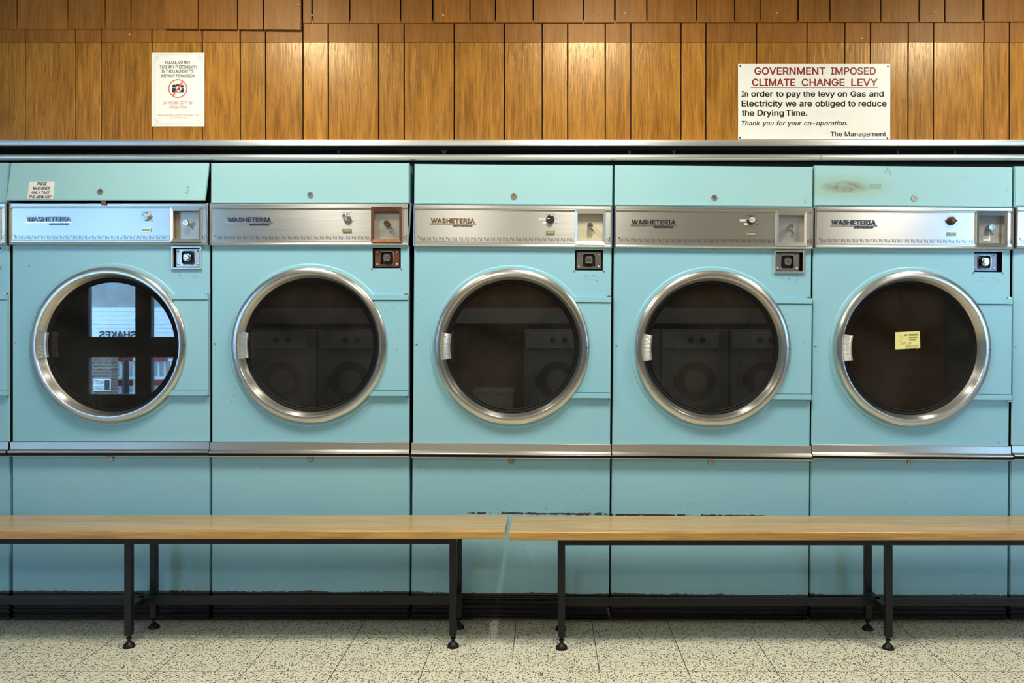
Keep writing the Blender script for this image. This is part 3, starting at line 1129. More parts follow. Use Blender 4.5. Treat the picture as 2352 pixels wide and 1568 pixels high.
def gasket_mesh():
    bm = new_bm()
    lathe(bm, [(0.272, 0.014), (RI + 0.001, 0.0095), (0.2625, 0.0085), (0.2570, 0.0110), (0.2535, 0.0125), (0.2505, 0.0100), (0.2480, 0.0118), (0.2475, 0.020)], 96)
    return to_mesh('gasket', bm, M['rubber'], True)

def glass_mesh():
    bm = new_bm()
    lathe(bm, [(0.0, 0.0140), (0.2500, 0.0140)], 72)
    return to_mesh('glass', bm, M['door_glass'], fix=False)

def drum_mesh():
    bm = new_bm()
    lathe(bm, [(0.272, 0.0165), (0.284, 0.030), (0.284, 0.48), (0.06, 0.50), (0.05, 0.46), (0.0, 0.46)], 64)
    for k in range(3):
        a = radians(90 + 120 * k)
        c = Vector((0.255 * cos(a), 0, 0.255 * sin(a)))
        tn = Vector((-sin(a), 0, cos(a))) * 0.02
        rd = Vector((cos(a), 0, sin(a))) * 0.03
        pts = [c + tn + rd, c - tn + rd, c - tn * .4 - rd, c + tn * .4 - rd]
        A = [bm.verts.new((p.x, 0.06, p.z)) for p in pts]
        B = [bm.verts.new((p.x, 0.47, p.z)) for p in pts]
        bm.faces.new(A); bm.faces.new(B[::-1])
        for i in range(4):
            j = (i + 1) % 4
            bm.faces.new((A[i], B[i], B[j], A[j]))
    return to_mesh('drum', bm, M['drum'], True)

def handle_mesh():
    bm = new_bm()
    n = 76
    a0, a1 = radians(180 - 11.4), radians(180 + 11.4)
    prev = None
    for i in range(n + 1):
        a = a0 + (a1 - a0) * i / n
        rib = 0.0011 if (i // 2) % 2 else 0.0
        if i < 3 or i > n - 3:
            rib = 0.0011
        pr = [(0.2800, -0.006), (0.2775, -0.0165), (0.2715, -0.0200 + rib), (0.2610, -0.0235 + rib), (0.2525, -0.0250 + rib), (0.2505, -0.0262), (0.2470, -0.0262), (0.2445, -0.0240), (0.2440, -0.0120), (0.2600, -0.0020)]
        ring = [bm.verts.new((r * cos(a), y, r * sin(a))) for r, y in pr]
        if prev:
            for k in range(len(pr)):
                j = (k + 1) % len(pr)
                bm.faces.new((prev[k], prev[j], ring[j], ring[k]))
        else:
            bm.faces.new(ring)
        prev = ring
    bm.faces.new(prev)
    return to_mesh('handle', bm, M['handle'], True)

def seam_mesh():
    bm = new_bm()
    for pts in ([(0.2855, -0.0283), (0.2965, -0.0308), (RO - 0.006, -0.0292), (RO - 0.001, -0.0248)],):
        for (r0, y0), (r1, y1) in zip(pts[:-1], pts[1:]):
            quad(bm, [(r0, y0 - .0002, -0.0008), (r1, y1 - .0002, -0.0008), (r1, y1 - .0002, 0.0004), (r0, y0 - .0002, 0.0004)])
    return to_mesh('weld_seam', bm, M['black'])

# hinge housing
def hinge_mesh():
    bm = new_bm()
    p = .02
    x0, x1 = LX(1318, 800, p), LX(1403.2, 800, p)
    z1, z1b = LZ(680.3, p), LZ(692.6, p)
    z0, z0b = LZ(913.2, p), LZ(900, p)
    def slab(za, zb_, yf):
        n = 18
        R = 0.297
        ed = []
        for i in range(n + 1):
            z = za + (zb_ - za) * i / n
            ed.append((math.sqrt(max(0.01, R * R - (z - DOOR_Z) ** 2)), z))
        A = [bm.verts.new((x, yf, z)) for x, z in ed] + [bm.verts.new((x1, yf, zb_)), bm.verts.new((x1, yf, za))]
        B = [bm.verts.new((v.co.x, 0.0, v.co.z)) for v in A]
        bm.faces.new(A); bm.faces.new(B[::-1])
        for i in range(len(A)):
            j = (i + 1) % len(A)
            bm.faces.new((A[i], B[i], B[j], A[j]))
    slab(z0b, z1b - 0.0012, -0.0150)
    slab(z1b, z1, -0.020)
    slab(z0, z0b - 0.0012, -0.020)
    bmesh.ops.bevel(bm, geom=[e for e in bm.edges if all(v.co.y < -0.001 for v in e.verts)], offset=0.0012, segments=2, affect='EDGES')
    return to_mesh('hinge_housing', bm, M['enamel'], True)

def pin_mesh():
    bm = new_bm()
    box(bm, -0.009, 0.004, -0.016, -0.004, -0.0018, 0.0018)
    lathe(bm, [(0.0, 0.0060), (0.0024, 0.0056), (0.0034, 0.0035), (0.0034, 0.0018)], 12, 0, -0.010, 0, axis='Z')
    return to_mesh('hinge_pin', bm, M['dull_chrome'], False)

# kick strip
def kick_mesh():
    bm = new_bm()
    p = .012
    zt = LZ(1019, p)
    zb = LZ(1052.5, .026)
    prof = [(0.010, zt), (-0.0105, zt), (-0.0120, zt - 0.0012), (-0.0105, zt - 0.0025), (-0.0105, zt - 0.0290), (-0.0130, zt - 0.0305), (-0.0215, zt - 0.0325), (-0.0265, zt - 0.0355),
            (-0.0275, zt - 0.0390), (-0.0250, zt - 0.0420), (-0.0120, zt - 0.0425), (0.010, zt - 0.0425)]
    prism(bm, prof, -HW - 0.002, HW + 0.002)
    prism(bm, [(0.010, zt - 0.0424), (-0.0225, zt - 0.0424), (-0.0225, zb + 0.0035), (0.010, zb + 0.0035)], -HW - 0.001, HW + 0.001, 1)
    prism(bm, [(0.010, zb + 0.0036), (-0.0240, zb + 0.0038), (-0.0262, zb + 0.0028), (-0.0255, zb), (0.010, zb)], -HW - 0.002, HW + 0.002)
    return to_mesh('kick_strip', bm, [M['kick'], M['void']], True)

def plinth_mesh(ztop):
    bm = new_bm()
    z = 0.0
    prof = [(0.30, ztop), (0.004, ztop)]
    n = 5
    h = (ztop - 0.006) / n
    for i in range(n):
        zt = ztop - i * h
        prof += [(0.004, zt - 0.001), (-0.001, zt - 0.003), (0.001, zt - h * 0.55), (0.009, zt - h * 0.8), (0.009, zt - h + 0.001)]
    prof += [(0.004, 0.006), (0.000, 0.0), (0.30, 0.0)]
    prism(bm, prof, -HW + 0.004, HW - 0.004)
    return to_mesh('plinth', bm, M['plinth'], False)

def small_screw_mesh():
    bm = new_bm()
    lathe(bm, [(0.0, -0.0018), (0.0026, -0.0022), (0.0036, -0.0014), (0.0042, 0.0)], 16)
    box(bm, -0.0004, 0.0004, -0.0026, -0.0015, -0.0026, 0.0026, 1)
    return to_mesh('screw', bm, [M['nickel'], M['black']], True)

MAT_LOW = {
    1: enamel('turquoise enamel low one', rust_z=Z_LOW_B, wear=0.3),
    3: enamel('turquoise enamel low worn', rust_z=Z_LOW_B, wear=0.9, kick=(LZ(1179), -0.15, HW + 0.05)),
    4: enamel('turquoise enamel low rubbed', rust_z=Z_LOW_B, wear=0.6, kick=(LZ(1181), -HW - 0.05, 0.20)),
}
MAT_STAIN = enamel('turquoise enamel smudged', (0.310, 0.575, 0.640), stain=(LX(1940 - 918.5, 430, .008), LZ(427, .008), 0.085, 0.024))  # smudge over the same warm light painted into the lid colour

def swap(me, mat, slot=0):
    m2 = me.copy()
    m2.materials[slot] = mat
    return m2

def ink_marks(name, segs, parent, y, loc, w=0.0012, mat=None):
    """hand-drawn strokes: polylines of local (x,z)"""
    bm = new_bm()
    for line in segs:
        for (xa, za), (xb, zb) in zip(line[:-1], line[1:]):
            d = Vector((xb - xa, zb - za))
            if d.length < 1e-6:
                continue
            n = Vector((-d.y, d.x)).normalized() * w / 2
            e = d.normalized() * w * 0.3
            quad(bm, [(xa - e.x - n.x, y, za - e.y - n.y), (xb + e.x - n.x, y, zb + e.y - n.y), (xb + e.x + n.x, y, zb + e.y + n.y), (xa - e.x + n.x, y, za - e.y + n.y)])
    return obj(name, bm, mat or M['ink'], parent, loc=loc)

def build_dryer(i, cpx, rot, dz_px, label, knob, lock='nickel', frame='steel', well=None, slide_frame=False, plate='steel',
                start='dull_chrome', slide_dx=0.0, coin_text=None, temp=True, white_labels=False, numeral=None, ajar=False, stain=False, bent=False,
                emblem='emblem', low=1, sticker_price=False):
    dz = dz_px / 577.0
    x = (cpx - VX) / 577.0 - rot * 0.735
    root = thing('tumble_dryer', label, 'tumble dryer', (x, 0, 0), (0, rot, 0), 'row of turquoise dryers')
    L = (0, 0, dz)
    cab = link('cabinet', cached('cab', cabinet_mesh), root, L)
    sm = cached('sscrew', small_screw_mesh)
    link('screw', sm, cab, (LX(957, 793), 0.0, LZ(793)))
    # lid
    if ajar:
        link('lid_housing', cached('lidbox', lid_box_mesh), root, L)
        lid = link('lid', cached('lidopen', lid_open_mesh), root, L)
        lk = link('lock', cached('lock' + lock, lambda: lock_mesh(M[lock])), lid, lid_pt(LX(245 + 919.8, 443), 0.118, 0.0), (radians(-8), 0, 0))
        # hasp hanging under the lid
        bm = new_bm()
        box(bm, -0.010, 0.010, -0.0245, -0.0215, -0.010, 0.012)
        obj('latch_tongue', bm, M['copper'], lid, loc=(LX(249 + 919.8, 468), 0, Z_CP_T + 0.001))
    else:
        me = cached('lid', lid_mesh)
        if stain:
            me = swap(me, MAT_STAIN)
        lid = link('lid', me, root, L)
        link('lock', cached('lock' + lock, lambda: lock_mesh(M[lock])), lid, (LX(1180, 451, .008), -0.008, LZ(451, .008)))
    if numeral == '2':
        a = []
        pts = [(-.008, .008), (-.004, .013), (.003, .014), (.006, .009), (.003, .001), (-.004, -.007), (-.008, -.012), (.0, -.0135), (.010, -.0115)]
        seg = [[(LX(441 + 919.8, 442) + 0.004 + u, 0.112 - v) for u, v in pts]]
        bm = new_bm()
        for (ua, va), (ub, vb) in zip(seg[0][:-1], seg[0][1:]):
            d = Vector((ub - ua, vb - va)); n = Vector((-d.y, d.x)).normalized() * 0.0007
            quad(bm, [lid_pt(ua - n.x, va - n.y, .0004), lid_pt(ub - n.x, vb - n.y, .0004), lid_pt(ub + n.x, vb + n.y, .0004), lid_pt(ua + n.x, va + n.y, .0004)])
        obj('pencilled_numeral', bm, M['ink'], lid)
    elif numeral:
        pts = {'5': [(.006, .011), (-.003, .010), (-.005, .003), (.002, .003), (.005, -.003), (.001, -.010), (-.004, -.009)],
               '6': [(.003, .010), (-.003, .005), (-.005, -.004), (-.002, -.009), (.004, -.008), (.005, -.003), (.0, -.002), (-.004, -.005)]}[numeral]
        cx, cz = LX(1388.5, 458, .008), LZ(457, .008)
        ink_marks('pencilled_numeral', [[(cx + u * 0.9, cz + v) for u, v in pts]], lid, -0.0084, (0, 0, 0), 0.0009, M['dull_chrome'])
    if stain:
        rx, rz = LX(2005 - 918.5, 425, .008), LZ(425, .008)
        seg = []
        for u0, u1 in ((-.016, -.001), (.003, .030)):
            seg += [[(rx + u0, rz - .008), (rx + u1, rz - .008), (rx + u1, rz + .008), (rx + u0, rz + .008), (rx + u0, rz - .008)]]
            q = u0 + .002
            while q < u1:
                seg.append([(rx + q, rz - .007), (rx + q, rz + .007)]); q += .003
        mx, mz = LX(2039 - 918.5, 390, .008), LZ(390, .008)
        for q in range(3):
            seg.append([(mx - .004 + q * .001, mz + .014), (mx - .014 + q * .003, mz - .010)])
            seg.append([(mx + .002 + q * .001, mz + .014), (mx + .006 + q * .003, mz - .013)])
        ink_marks('scribble', seg, lid, -0.0084, (0, 0, 0), 0.0007, M['scribble'])
    # control panel
    cp = link('control_panel', cached('cp', control_mesh), root, L)
    link('end_moulding', cached('end', end_mesh), cp, (-CW + 0.0042, 0, 0))
    link('end_moulding', cached('endb' if bent else 'end', (lambda: end_mesh(True)) if bent else end_mesh), cp, (CW - 0.0042, 0, 0))
    link('emblem', cached('emb' + emblem, lambda: emblem_mesh(M[emblem], M['emblem_bar'])), cp)
    link('ribbed_strip', cached('ticks', lambda: ticks_mesh(900, 1318)), cp)
    link('ribbed_strip', cached('ticksr', lambda: ticks_mesh(1392, 1500)), cp)
    kn = link('temperature_knob', cached('knob' + knob, lambda: knob_mesh(knob)), cp, (KX, -0.014, KZ))
    kn['label'] = {'silver': 'silver temperature knob', 'black': 'black temperature knob', 'cream': 'black knob with cream cap and arrow', 'red': 'black knob with red centre'}[knob]
    link('indicator_lamp', cached('ilamp', lambda: lamp_mesh_small(M['chrome'])), cp, (LX(1264.4, 532, .02), -0.014, LZ(532.4, .02)))
    for px, py in ((960, 544), (1400.5, 544)):
        link('screw', sm, cp, (LX(px, py, .02), -0.0142, LZ(py, .02)))
    fr = link('coin_box_frame', cached('cbf' + frame, lambda: coinbox_frame_mesh(M[frame])), cp)
    wm = well or ('steel', 'silver_plate')
    link('coin_box_well', cached('cbw' + str(wm), lambda: coinbox_well_mesh(M[wm[0]], M[wm[1]])), cp)
    link('start_knob', cached('st' + start, lambda: start_mesh(M[start])), cp, (SX, 0, SZ))
    link('pointer_mark', cached('ptr', pointer_mesh), cp, (SX, 0, SZ))
    # printing on the panel
    if temp:
        bm = new_bm()
        at = flat_at(-0.0143)
        put_text(bm, 'TEMPERATURE', KX - 0.0205, KX + 0.0205, KZ + 0.0175, KZ + 0.0212, at, 0.0)
        put_text(bm, 'LOW', KX + 0.018, KX + 0.0265, KZ - 0.0175, KZ - 0.0142, at, 0.02)
        bmesh.ops.create_circle(bm, cap_ends=True, segments=12, radius=0.0014, matrix=Matrix.Translation((KX + 0.0245, -0.0143, KZ + 0.001)) @ Matrix.Rotation(pi / 2, 4, 'X'))
        obj('dial_printing', bm, M['ink'], cp, fix=False)
    if white_labels:
        bm = new_bm()
        box(bm, KX - 0.0440, KX - 0.0185, -0.0149, -0.0138, KZ - 0.0035, KZ + 0.0045)
        box(bm, KX - 0.0280, KX - 0.0135, -0.0149, -0.0138, KZ - 0.0180, KZ - 0.0105)
        lb = obj('dial_label', bm, M['label'], cp)
        bm = new_bm()
        put_text(bm, 'MEDIUM', KX - 0.0400, KX - 0.0220, KZ - 0.0014, KZ + 0.0022, flat_at(-0.0151), 0.0)
        obj('dial_printing', bm, M['ink'], cp, fix=False)
    if coin_text:
        bm = new_bm()
        put_text(bm, coin_text, SX + 0.008, SX + 0.016, SZ - 0.034, SZ - 0.028, flat_at(0.0092), 0.0)
        obj('coin_printing', bm, M['ink'], cp, fix=False)
    if sticker_price:
        bm = new_bm()
        box(bm, SX - 0.018, SX + 0.010, 0.0082, 0.0098, SZ - 0.050, SZ - 0.031)
        obj('price_label', bm, M['label'], cp)
        bm = new_bm()
        put_text(bm, '£1.20', SX - 0.013, SX + 0.006, SZ - 0.0435, SZ - 0.0370, flat_at(0.0078), 0.0)
        obj('price_printing', bm, M['ink'], cp, fix=False)
    # coin slide
    sx, sz = (PX0 + PX1) / 2 + slide_dx, (PZ0 + PZ1) / 2
    slide = thing_part('coin_slide', root, (sx, 0.004, sz + dz))
    sp = link('slide_plate', cached('sl' + plate, lambda: slide_mesh(M[plate])), slide)
    link('coin_knob', cached('sk', slide_knob_mesh), slide)
    for a in (-1, 1):
        for b in (-1, 1):
            link('rivet', cached('rv', rivet_mesh), slide, (a * 0.0395, 0.004, b * 0.0255))
    if slide_frame:
        link('slide_frame', cached('sf', slide_frame_mesh), root, L)
    else:
        for a in (PX0 - 0.003, PX1 + 0.003):
            link('screw', sm, cab, (a, 0, PZ0 - 0.0035))
    if i in (1, 3, 4, 5):
        rg = random.Random(i)
        st_ = []
        for q in range(16):
            ax, az = (PX0 + PX1) / 2 + rg.uniform(-.04, .04), PZ0 - 0.020 - rg.uniform(0, .022)
            ln, an = rg.uniform(.001, .010), rg.uniform(-.3, .9)
            st_.append([(ax, az), (ax + ln * cos(an), az + ln * sin(an))])
        ink_marks('scratch', st_, cab, -0.0003, (0, 0, 0), 0.0007, M['iron'])
    # hinge housing and door
    hz = link('hinge_housing', cached('hz', hinge_mesh), root, L)
    link('hinge_pin', cached('pin', pin_mesh), hz, (LX(1400, 678, .01), 0, LZ(678.5, .012)))
    link('hinge_pin', cached('pin', pin_mesh), hz, (LX(1400, 917, .01), 0, LZ(915.5, .012)), (0, pi, 0) if False else (0, 0, 0))
    door = thing_part('door', root, (0, 0, DOOR_Z + dz))
    link('door_ring', cached('ring', ring_mesh), door)
    link('weld_seam', cached('seam', seam_mesh), door)
    link('gasket', cached('gask', gasket_mesh), door)
    link('glass', cached('glass', glass_mesh), door)
    link('handle', cached('hand', handle_mesh), door)
    link('drum', cached('drum', drum_mesh), root, (0, 0, DOOR_Z + dz))
    link('kick_strip', cached('kick', kick_mesh), root, L)
    lm = cached('low%d' % low, lambda: swap(cached('lowbase', lower_mesh), MAT_LOW[low]))
    lp = link('lower_panel', lm, root, L)
    link('lock', cached('lock' + lock, lambda: lock_mesh(M[lock])), lp, (LX(1174, 1058.5, .002), 0.0, LZ(1058.5, .002)))
    zt = Z_LOW_B + dz
    link('plinth', plinth_mesh(zt), root, (0, 0, 0))
    return root, lid

def thing_part(name, parent, loc):
    o = bpy.data.objects.new(name, None)
    COL.objects.link(o)
    o.parent = parent
    o.location = loc
    o.empty_display_size = 0.05
    return o

build_dryer(0, -205.5, 0.0, 4.5, 'turquoise dryer cut off by the left edge, beside the sticker dryer', 'silver')
d1, lid1 = build_dryer(1, 254.8, 0.0, 4.6, 'turquoise dryer with drooping lid, coin sticker and pencilled 2', 'silver', start='chrome', slide_frame=True,
                       well=('brass', 'silver_plate'), numeral='2', ajar=True, emblem='emblem', temp=True)
build_dryer(2, 713.2, 0.0, 3.6, 'turquoise dryer with bare copper coin plates and bent panel end', 'silver', frame='copper', plate='copper',
            start='copper', coin_text='£1', bent=True, lock='nickel')
M['emblem_warm'] = plain('brown-reflection emblem chrome', (0.26, 0.15, 0.07), 0.3, 1.0, 0.2)  # brownish reflection painted into the third dryer's emblem chrome
build_dryer(3, 1174.6, 0.008, 0.0, 'middle turquoise dryer with black knob, cream coin plate and scuffed base', 'black', well=('dull_chrome', 'cream'),
            coin_text='£1', white_labels=True, low=3, plate='dull_chrome', emblem='emblem_warm', lock='brass')
build_dryer(4, 1633.4, 0.009, -3.0, 'turquoise dryer with cream arrow knob and pencilled 5', 'cream', slide_frame=True, plate='dull_chrome',
            white_labels=True, numeral='5', low=4, coin_text='£1', slide_dx=-0.004)
build_dryer(5, 2091.0, 0.009, -3.8, 'turquoise dryer with red-centred knob, smudged lid and yellow note', 'red', well=('chrome', 'grey_plate'),
            start='dull_chrome', slide_dx=-0.011, numeral='6', stain=True, sticker_price=True, frame='chrome', plate='blue_plate')
build_dryer(6, 2550.5, 0.009, -5.5, 'turquoise dryer cut off by the right edge, beside the smudged dryer', 'silver')

# ================================================================== NOTICES
# coin sticker on the drooping lid
def sticker_uv(px, py):
    # photo -> (u, v) on the lid of the first dryer
    k = 0.9955
    x = (px - VX) * k / 577.0 - (254.8 - VX) / 577.0
    v = (py - 374.0) / 577.0 * 1.0
    return x, v
st = thing('coin_sticker', 'white sticker THESE MACHINES ONLY TAKE THE NEW 50P on drooping lid', 'sticker', d1.location)
def lid_world(u, v, off):
    q = lid_pt(u, v, off)
    return (q[0], q[1], q[2] + 4.6 / 577.0)
def s_at(off):
    return lambda u, v, o2: lid_world(u, -v, off + o2)
scx, sw = LX(106.5 + 919.8, 440) + 0.0045, 0.0505
vt, vb_ = 0.0765, 0.1475
bm = new_bm()
pts = [(-sw, vb_), (sw, vb_), (sw, vt + 0.006)] + [(sw - 0.006 + 0.006 * cos(radians(a)), vt + 0.006 - 0.006 * sin(radians(a))) for a in (30, 60, 90)] + \
      [(-sw + 0.006 - 0.006 * sin(radians(a)), vt + 0.006 - 0.006 * cos(radians(a))) for a in (0, 30, 60, 90)]
A = [bm.verts.new(lid_world(scx + u, v, 0.0009)) for u, v in pts]
B = [bm.verts.new(lid_world(scx + u, v, 0.0001)) for u, v in pts]
bm.faces.new(A)
for i in range(len(A)):
    j = (i + 1) % len(A)
    bm.faces.new((A[j], A[i], B[i], B[j]))
obj('sticker_sheet', bm, M['label'], st)
bm = new_bm()
def srow(t, a, b, y0, y1):
    # rows measured in the enlarged view of the sticker: 487..897 wide, 117..381 tall
    cx_ = 692.0
    put_text(bm, t, scx + (a - cx_) / 398.0 * 2 * sw, scx + (b - cx_) / 398.0 * 2 * sw,
             -(vt + (y1 - 117) / 264.0 * (vb_ - vt)), -(vt + (y0 - 117) / 264.0 * (vb_ - vt)), s_at(0.0012), 0.03, 0.12)
srow('THESE', 620, 775, 130, 175)
srow('MACHINES', 562, 825, 197, 240)
srow('ONLY TAKE', 552, 828, 262, 307)
srow('THE NEW 50P', 516, 868, 330, 373)
obj('lettering', bm, M['ink'], st, fix=False)

# white A4 notice on the boards
def NX(x): return WX(330 + x / 7.8375)
def NZ(y): return WZ(100 + y / 7.84)
YN = YW - 0.0030
nt = thing('paper_notice', 'white A4 notice forbidding photographs, with crossed-out camera, on wood boards', 'notice', (NX(600), YN, NZ(815)))
def nloc(o):
    o.location = (-NX(600), -YN, -NZ(815))
    return o
bm = new_bm()
box(bm, NX(122), NX(1077), YN - 0.0008, YN, NZ(1482), NZ(152))
nloc(obj('sheet', bm, M['paper'], nt))
yt = YN - 0.0011
at = flat_at(yt)
bm = new_bm()
for s, a, b, t_, b_ in (('PLEASE, DO NOT', 375, 825, 302, 358), ('TAKE ANY PHOTOGRAPH', 272, 930, 381, 437), ('IN THIS LAUNDRETTE', 305, 888, 460, 516), ('WITHOUT PERMISSION', 288, 907, 541, 597)):
    put_text(bm, s, NX(a), NX(b), NZ(b_), NZ(t_), at, 0.015)
nloc(obj('black_lettering', bm, M['ink'], nt, fix=False))
bm = new_bm()
for s, a, b, t_, b_ in (('24 HOURS CCTV IN', 342, 857, 1028, 1082), ('OPERATION', 448, 755, 1110, 1164), ('EMAIL: BARBICANLAUNDRETTEINFO@GMAIL.COM', 243, 967, 1269, 1298), ('TEL: 07588706004', 467, 748, 1312, 1339)):
    put_text(bm, s, NX(a), NX(b), NZ(b_), NZ(t_), at, 0.005 if t_ < 1200 else 0.0)
    if s in ('OPERATION', 'TEL: 07588706004'):
        nloc(obj('red_lettering' if s == 'OPERATION' else 'contact_lettering', bm, M['ink_brick'], nt, fix=False))
        bm = new_bm()
bm.free()
bm = new_bm()
pxm = 1 / 7.84 / 577.0
def rrect(bm, x0, x1, y0, y1, r, yy):
    pts = []
    for cx_, cy_, a0 in ((x1 - r, y0 + r, 0), (x0 + r, y0 + r, 90), (x0 + r, y1 - r, 180), (x1 - r, y1 - r, 270)):
        for q in range(5):
            an = radians(a0 + q * 22.5)
            pts.append((NX(cx_ + r * cos(an)), yy, NZ(cy_ - r * sin(an))))
    bm.faces.new([bm.verts.new(p) for p in pts])
rrect(bm, 492, 705, 735, 776, 14, yt)
rrect(bm, 492, 705, 790, 870, 14, yt)
rrect(bm, 567, 645, 722, 737, 5, yt)
rrect(bm, 515, 552, 728, 737, 3, yt)
c = bmesh.ops.create_circle(bm, cap_ends=True, segments=28, radius=30 * pxm, matrix=Matrix.Translation((NX(613), yt - 0.0004, NZ(803))) @ Matrix.Rotation(pi / 2, 4, 'X'))
nloc(obj('camera_symbol', bm, M['ink_navy'], nt, fix=False))
bm = new_bm()
bmesh.ops.create_circle(bm, cap_ends=True, segments=28, radius=50 * pxm, matrix=Matrix.Translation((NX(613), yt - 0.0002, NZ(803))) @ Matrix.Rotation(pi / 2, 4, 'X'))
nloc(obj('lens_symbol', bm, M['paper'], nt, fix=False))
bm = new_bm()
lathe(bm, [(151 * pxm, yt - 0.0003), (170 * pxm, yt - 0.0003)], 56, NX(598), 0, NZ(800))
d = Vector((690 - 518, -(672 - 918))).normalized()
nn = Vector((-d.y, d.x)) * 15
quad(bm, [(NX(518 + s1 * nn.x), yt - 0.0006, NZ(918 - s1 * nn.y)) for s1 in (-1, 1)] + [(NX(690 + s1 * nn.x), yt - 0.0006, NZ(672 - s1 * nn.y)) for s1 in (1, -1)])
nloc(obj('prohibition_symbol', bm, M['ink_orange'], nt, fix=False))
bm = new_bm()
def line(x0, y0, x1, y1, w=4):
    d = Vector((x1 - x0, y1 - y0)).normalized()
    n = Vector((-d.y, d.x)) * w / 2
    quad(bm, [(NX(x0 - n.x), yt, NZ(y0 - n.y)), (NX(x1 - n.x), yt, NZ(y1 - n.y)), (NX(x1 + n.x), yt, NZ(y1 + n.y)), (NX(x0 + n.x), yt, NZ(y0 + n.y))])
def rectl(x0, y0, x1, y1):
    line(x0, y0, x1, y0); line(x1, y0, x1, y1); line(x1, y1, x0, y1); line(x0, y1, x0, y0)
rectl(155, 183, 1050, 1455)
r_ = 78
line(180 + r_, 208, 1028 - r_, 208); line(180 + r_, 1428, 1028 - r_, 1428)
line(180, 208 + r_, 180, 1428 - r_); line(1028, 208 + r_, 1028, 1428 - r_)
for cx_, cy_, a0 in ((180, 208, 0), (1028, 208, 90), (1028, 1428, 180), (180, 1428, 270)):
    for rad in (r_, r_ - 14):
        P = [(cx_ + rad * cos(radians(a0 + q * 10)), cy_ + rad * sin(radians(a0 + q * 10))) for q in range(10)]
        for p0, p1 in zip(P[:-1], P[1:]):
            line(*p0, *p1, 4)
    for q0 in (25, 65):
        ox, oy = cx_ + 38 * cos(radians(a0 + q0)), cy_ + 38 * sin(radians(a0 + q0))
        P = [(ox + (4 + q * 1.1) * cos(radians(q * 40)), oy + (4 + q * 1.1) * sin(radians(q * 40))) for q in range(12)]
        for p0, p1 in zip(P[:-1], P[1:]):
            line(*p0, *p1, 4)
nloc(obj('border_lines', bm, M['ink_grey'], nt, fix=False))

# levy sign
def GX(x): return WX(1680 + x / 6.189)
def GZ(y): return WZ(130 + y / 6.19)
YG = YW - 0.0040
sg = thing('levy_sign', 'white board headed GOVERNMENT IMPOSED CLIMATE CHANGE LEVY, screwed above dryers', 'sign', (GX(1180), YG, GZ(1175)))
def gloc(o):
    o.location = (-GX(1180), -YG, -GZ(1175))
    return o
bm = new_bm()
v = box(bm, GX(99), GX(2266), YG - 0.0035, YG, GZ(1172), GZ(98))
gloc(obj('board', bm, M['board'], sg, bevel=0.0008))
at = flat_at(YG - 0.0035)
bm = new_bm()
for s, a, b, t_, b_ in (('GOVERNMENT', 330, 1340, 147, 250), ('IMPOSED', 1415, 2060, 147, 250), ('CLIMATE', 297, 910, 310, 412), ('CHANGE', 1003, 1615, 310, 412), ('LEVY', 1708, 2085, 310, 412)):
    put_text(bm, s, GX(a), GX(b), GZ(b_), GZ(t_), at, 0.018, 0, 0.0004)
box(bm, GX(280), GX(2085), YG - 0.0039, YG - 0.0034, GZ(438), GZ(430))
gloc(obj('headline', bm, M['ink_red'], sg, fix=False))
bm = new_bm()
def row(words, t_, b_, bold, shear=0.0):
    for s, a, b in words:
        put_text(bm, s, GX(a), GX(b), GZ(b_), GZ(t_), at, bold, shear, 0.0004)
row((('In', 147, 240), ('order', 285, 597), ('to', 637, 745), ('pay', 787, 990), ('the', 1022, 1195), ('levy', 1242, 1475), ('on', 1513, 1648), ('Gas', 1697, 1917), ('and', 1962, 2172)), 485, 566, 0.022)
row((('Electricity', 147, 735), ('we', 770, 928), ('are', 970, 1152), ('obliged', 1197, 1622), ('to', 1662, 1770), ('reduce', 1812, 2213)), 619, 703, 0.022)
row((('the', 150, 328), ('Drying', 372, 752), ('Time.', 778, 1082)), 755, 837, 0.022)
row((('Thank', 147, 413), ('you', 445, 607), ('for', 645, 775), ('your', 800, 1003), ('co-operation.', 1035, 1655)), 909, 975, 0.012, 0.22)
gloc(obj('message', bm, M['ink'], sg, fix=False))
bm = new_bm()
row((('The', 1413, 1580), ('Management', 1615, 2205)), 1064, 1128, 0.012)
gloc(obj('signature', bm, M['ink'], sg, fix=False))
for x, y in ((130, 127), (2230, 135), (125, 1147), (2225, 1152)):
    o = link('screw', SCREW, sg, (GX(x) - GX(1180), -0.0035, GZ(y) - GZ(1175)))
    o.scale = (0.75, 1, 0.75)
    o.data = SCREW_DARK

# yellow note on the fifth glass
YO = 0.0135
r5 = 0.009
ntx, ntz = WX(2084, YO), WZ(781, YO)
on = thing('paper_note', 'small yellow out of service note stuck on door glass', 'note', (ntx, YO, ntz), (0, radians(-0.8), 0))
def OX(x): return (x - 1250) / 19.6 / 577.0
def OZ(y): return -(y - 800) / 19.6 / 577.0
bm = new_bm()
pts = [(692, 1205), (940, 1198), (1580, 1172), (1700, 1190), (1790, 1165), (1825, 1120), (1805, 400), (705, 432)]
A = [bm.verts.new((OX(x), -0.0010, OZ(y))) for x, y in pts]
B = [bm.verts.new((v.co.x, v.co.y + 0.0007, v.co.z)) for v in A]
bm.faces.new(A)
for i in range(len(A)):
    j = (i + 1) % len(A)
    bm.faces.new((A[j], A[i], B[i], B[j]))
obj('note_sheet', bm, M['yellow'], on)
bm = new_bm()
at = flat_at(-0.0014)
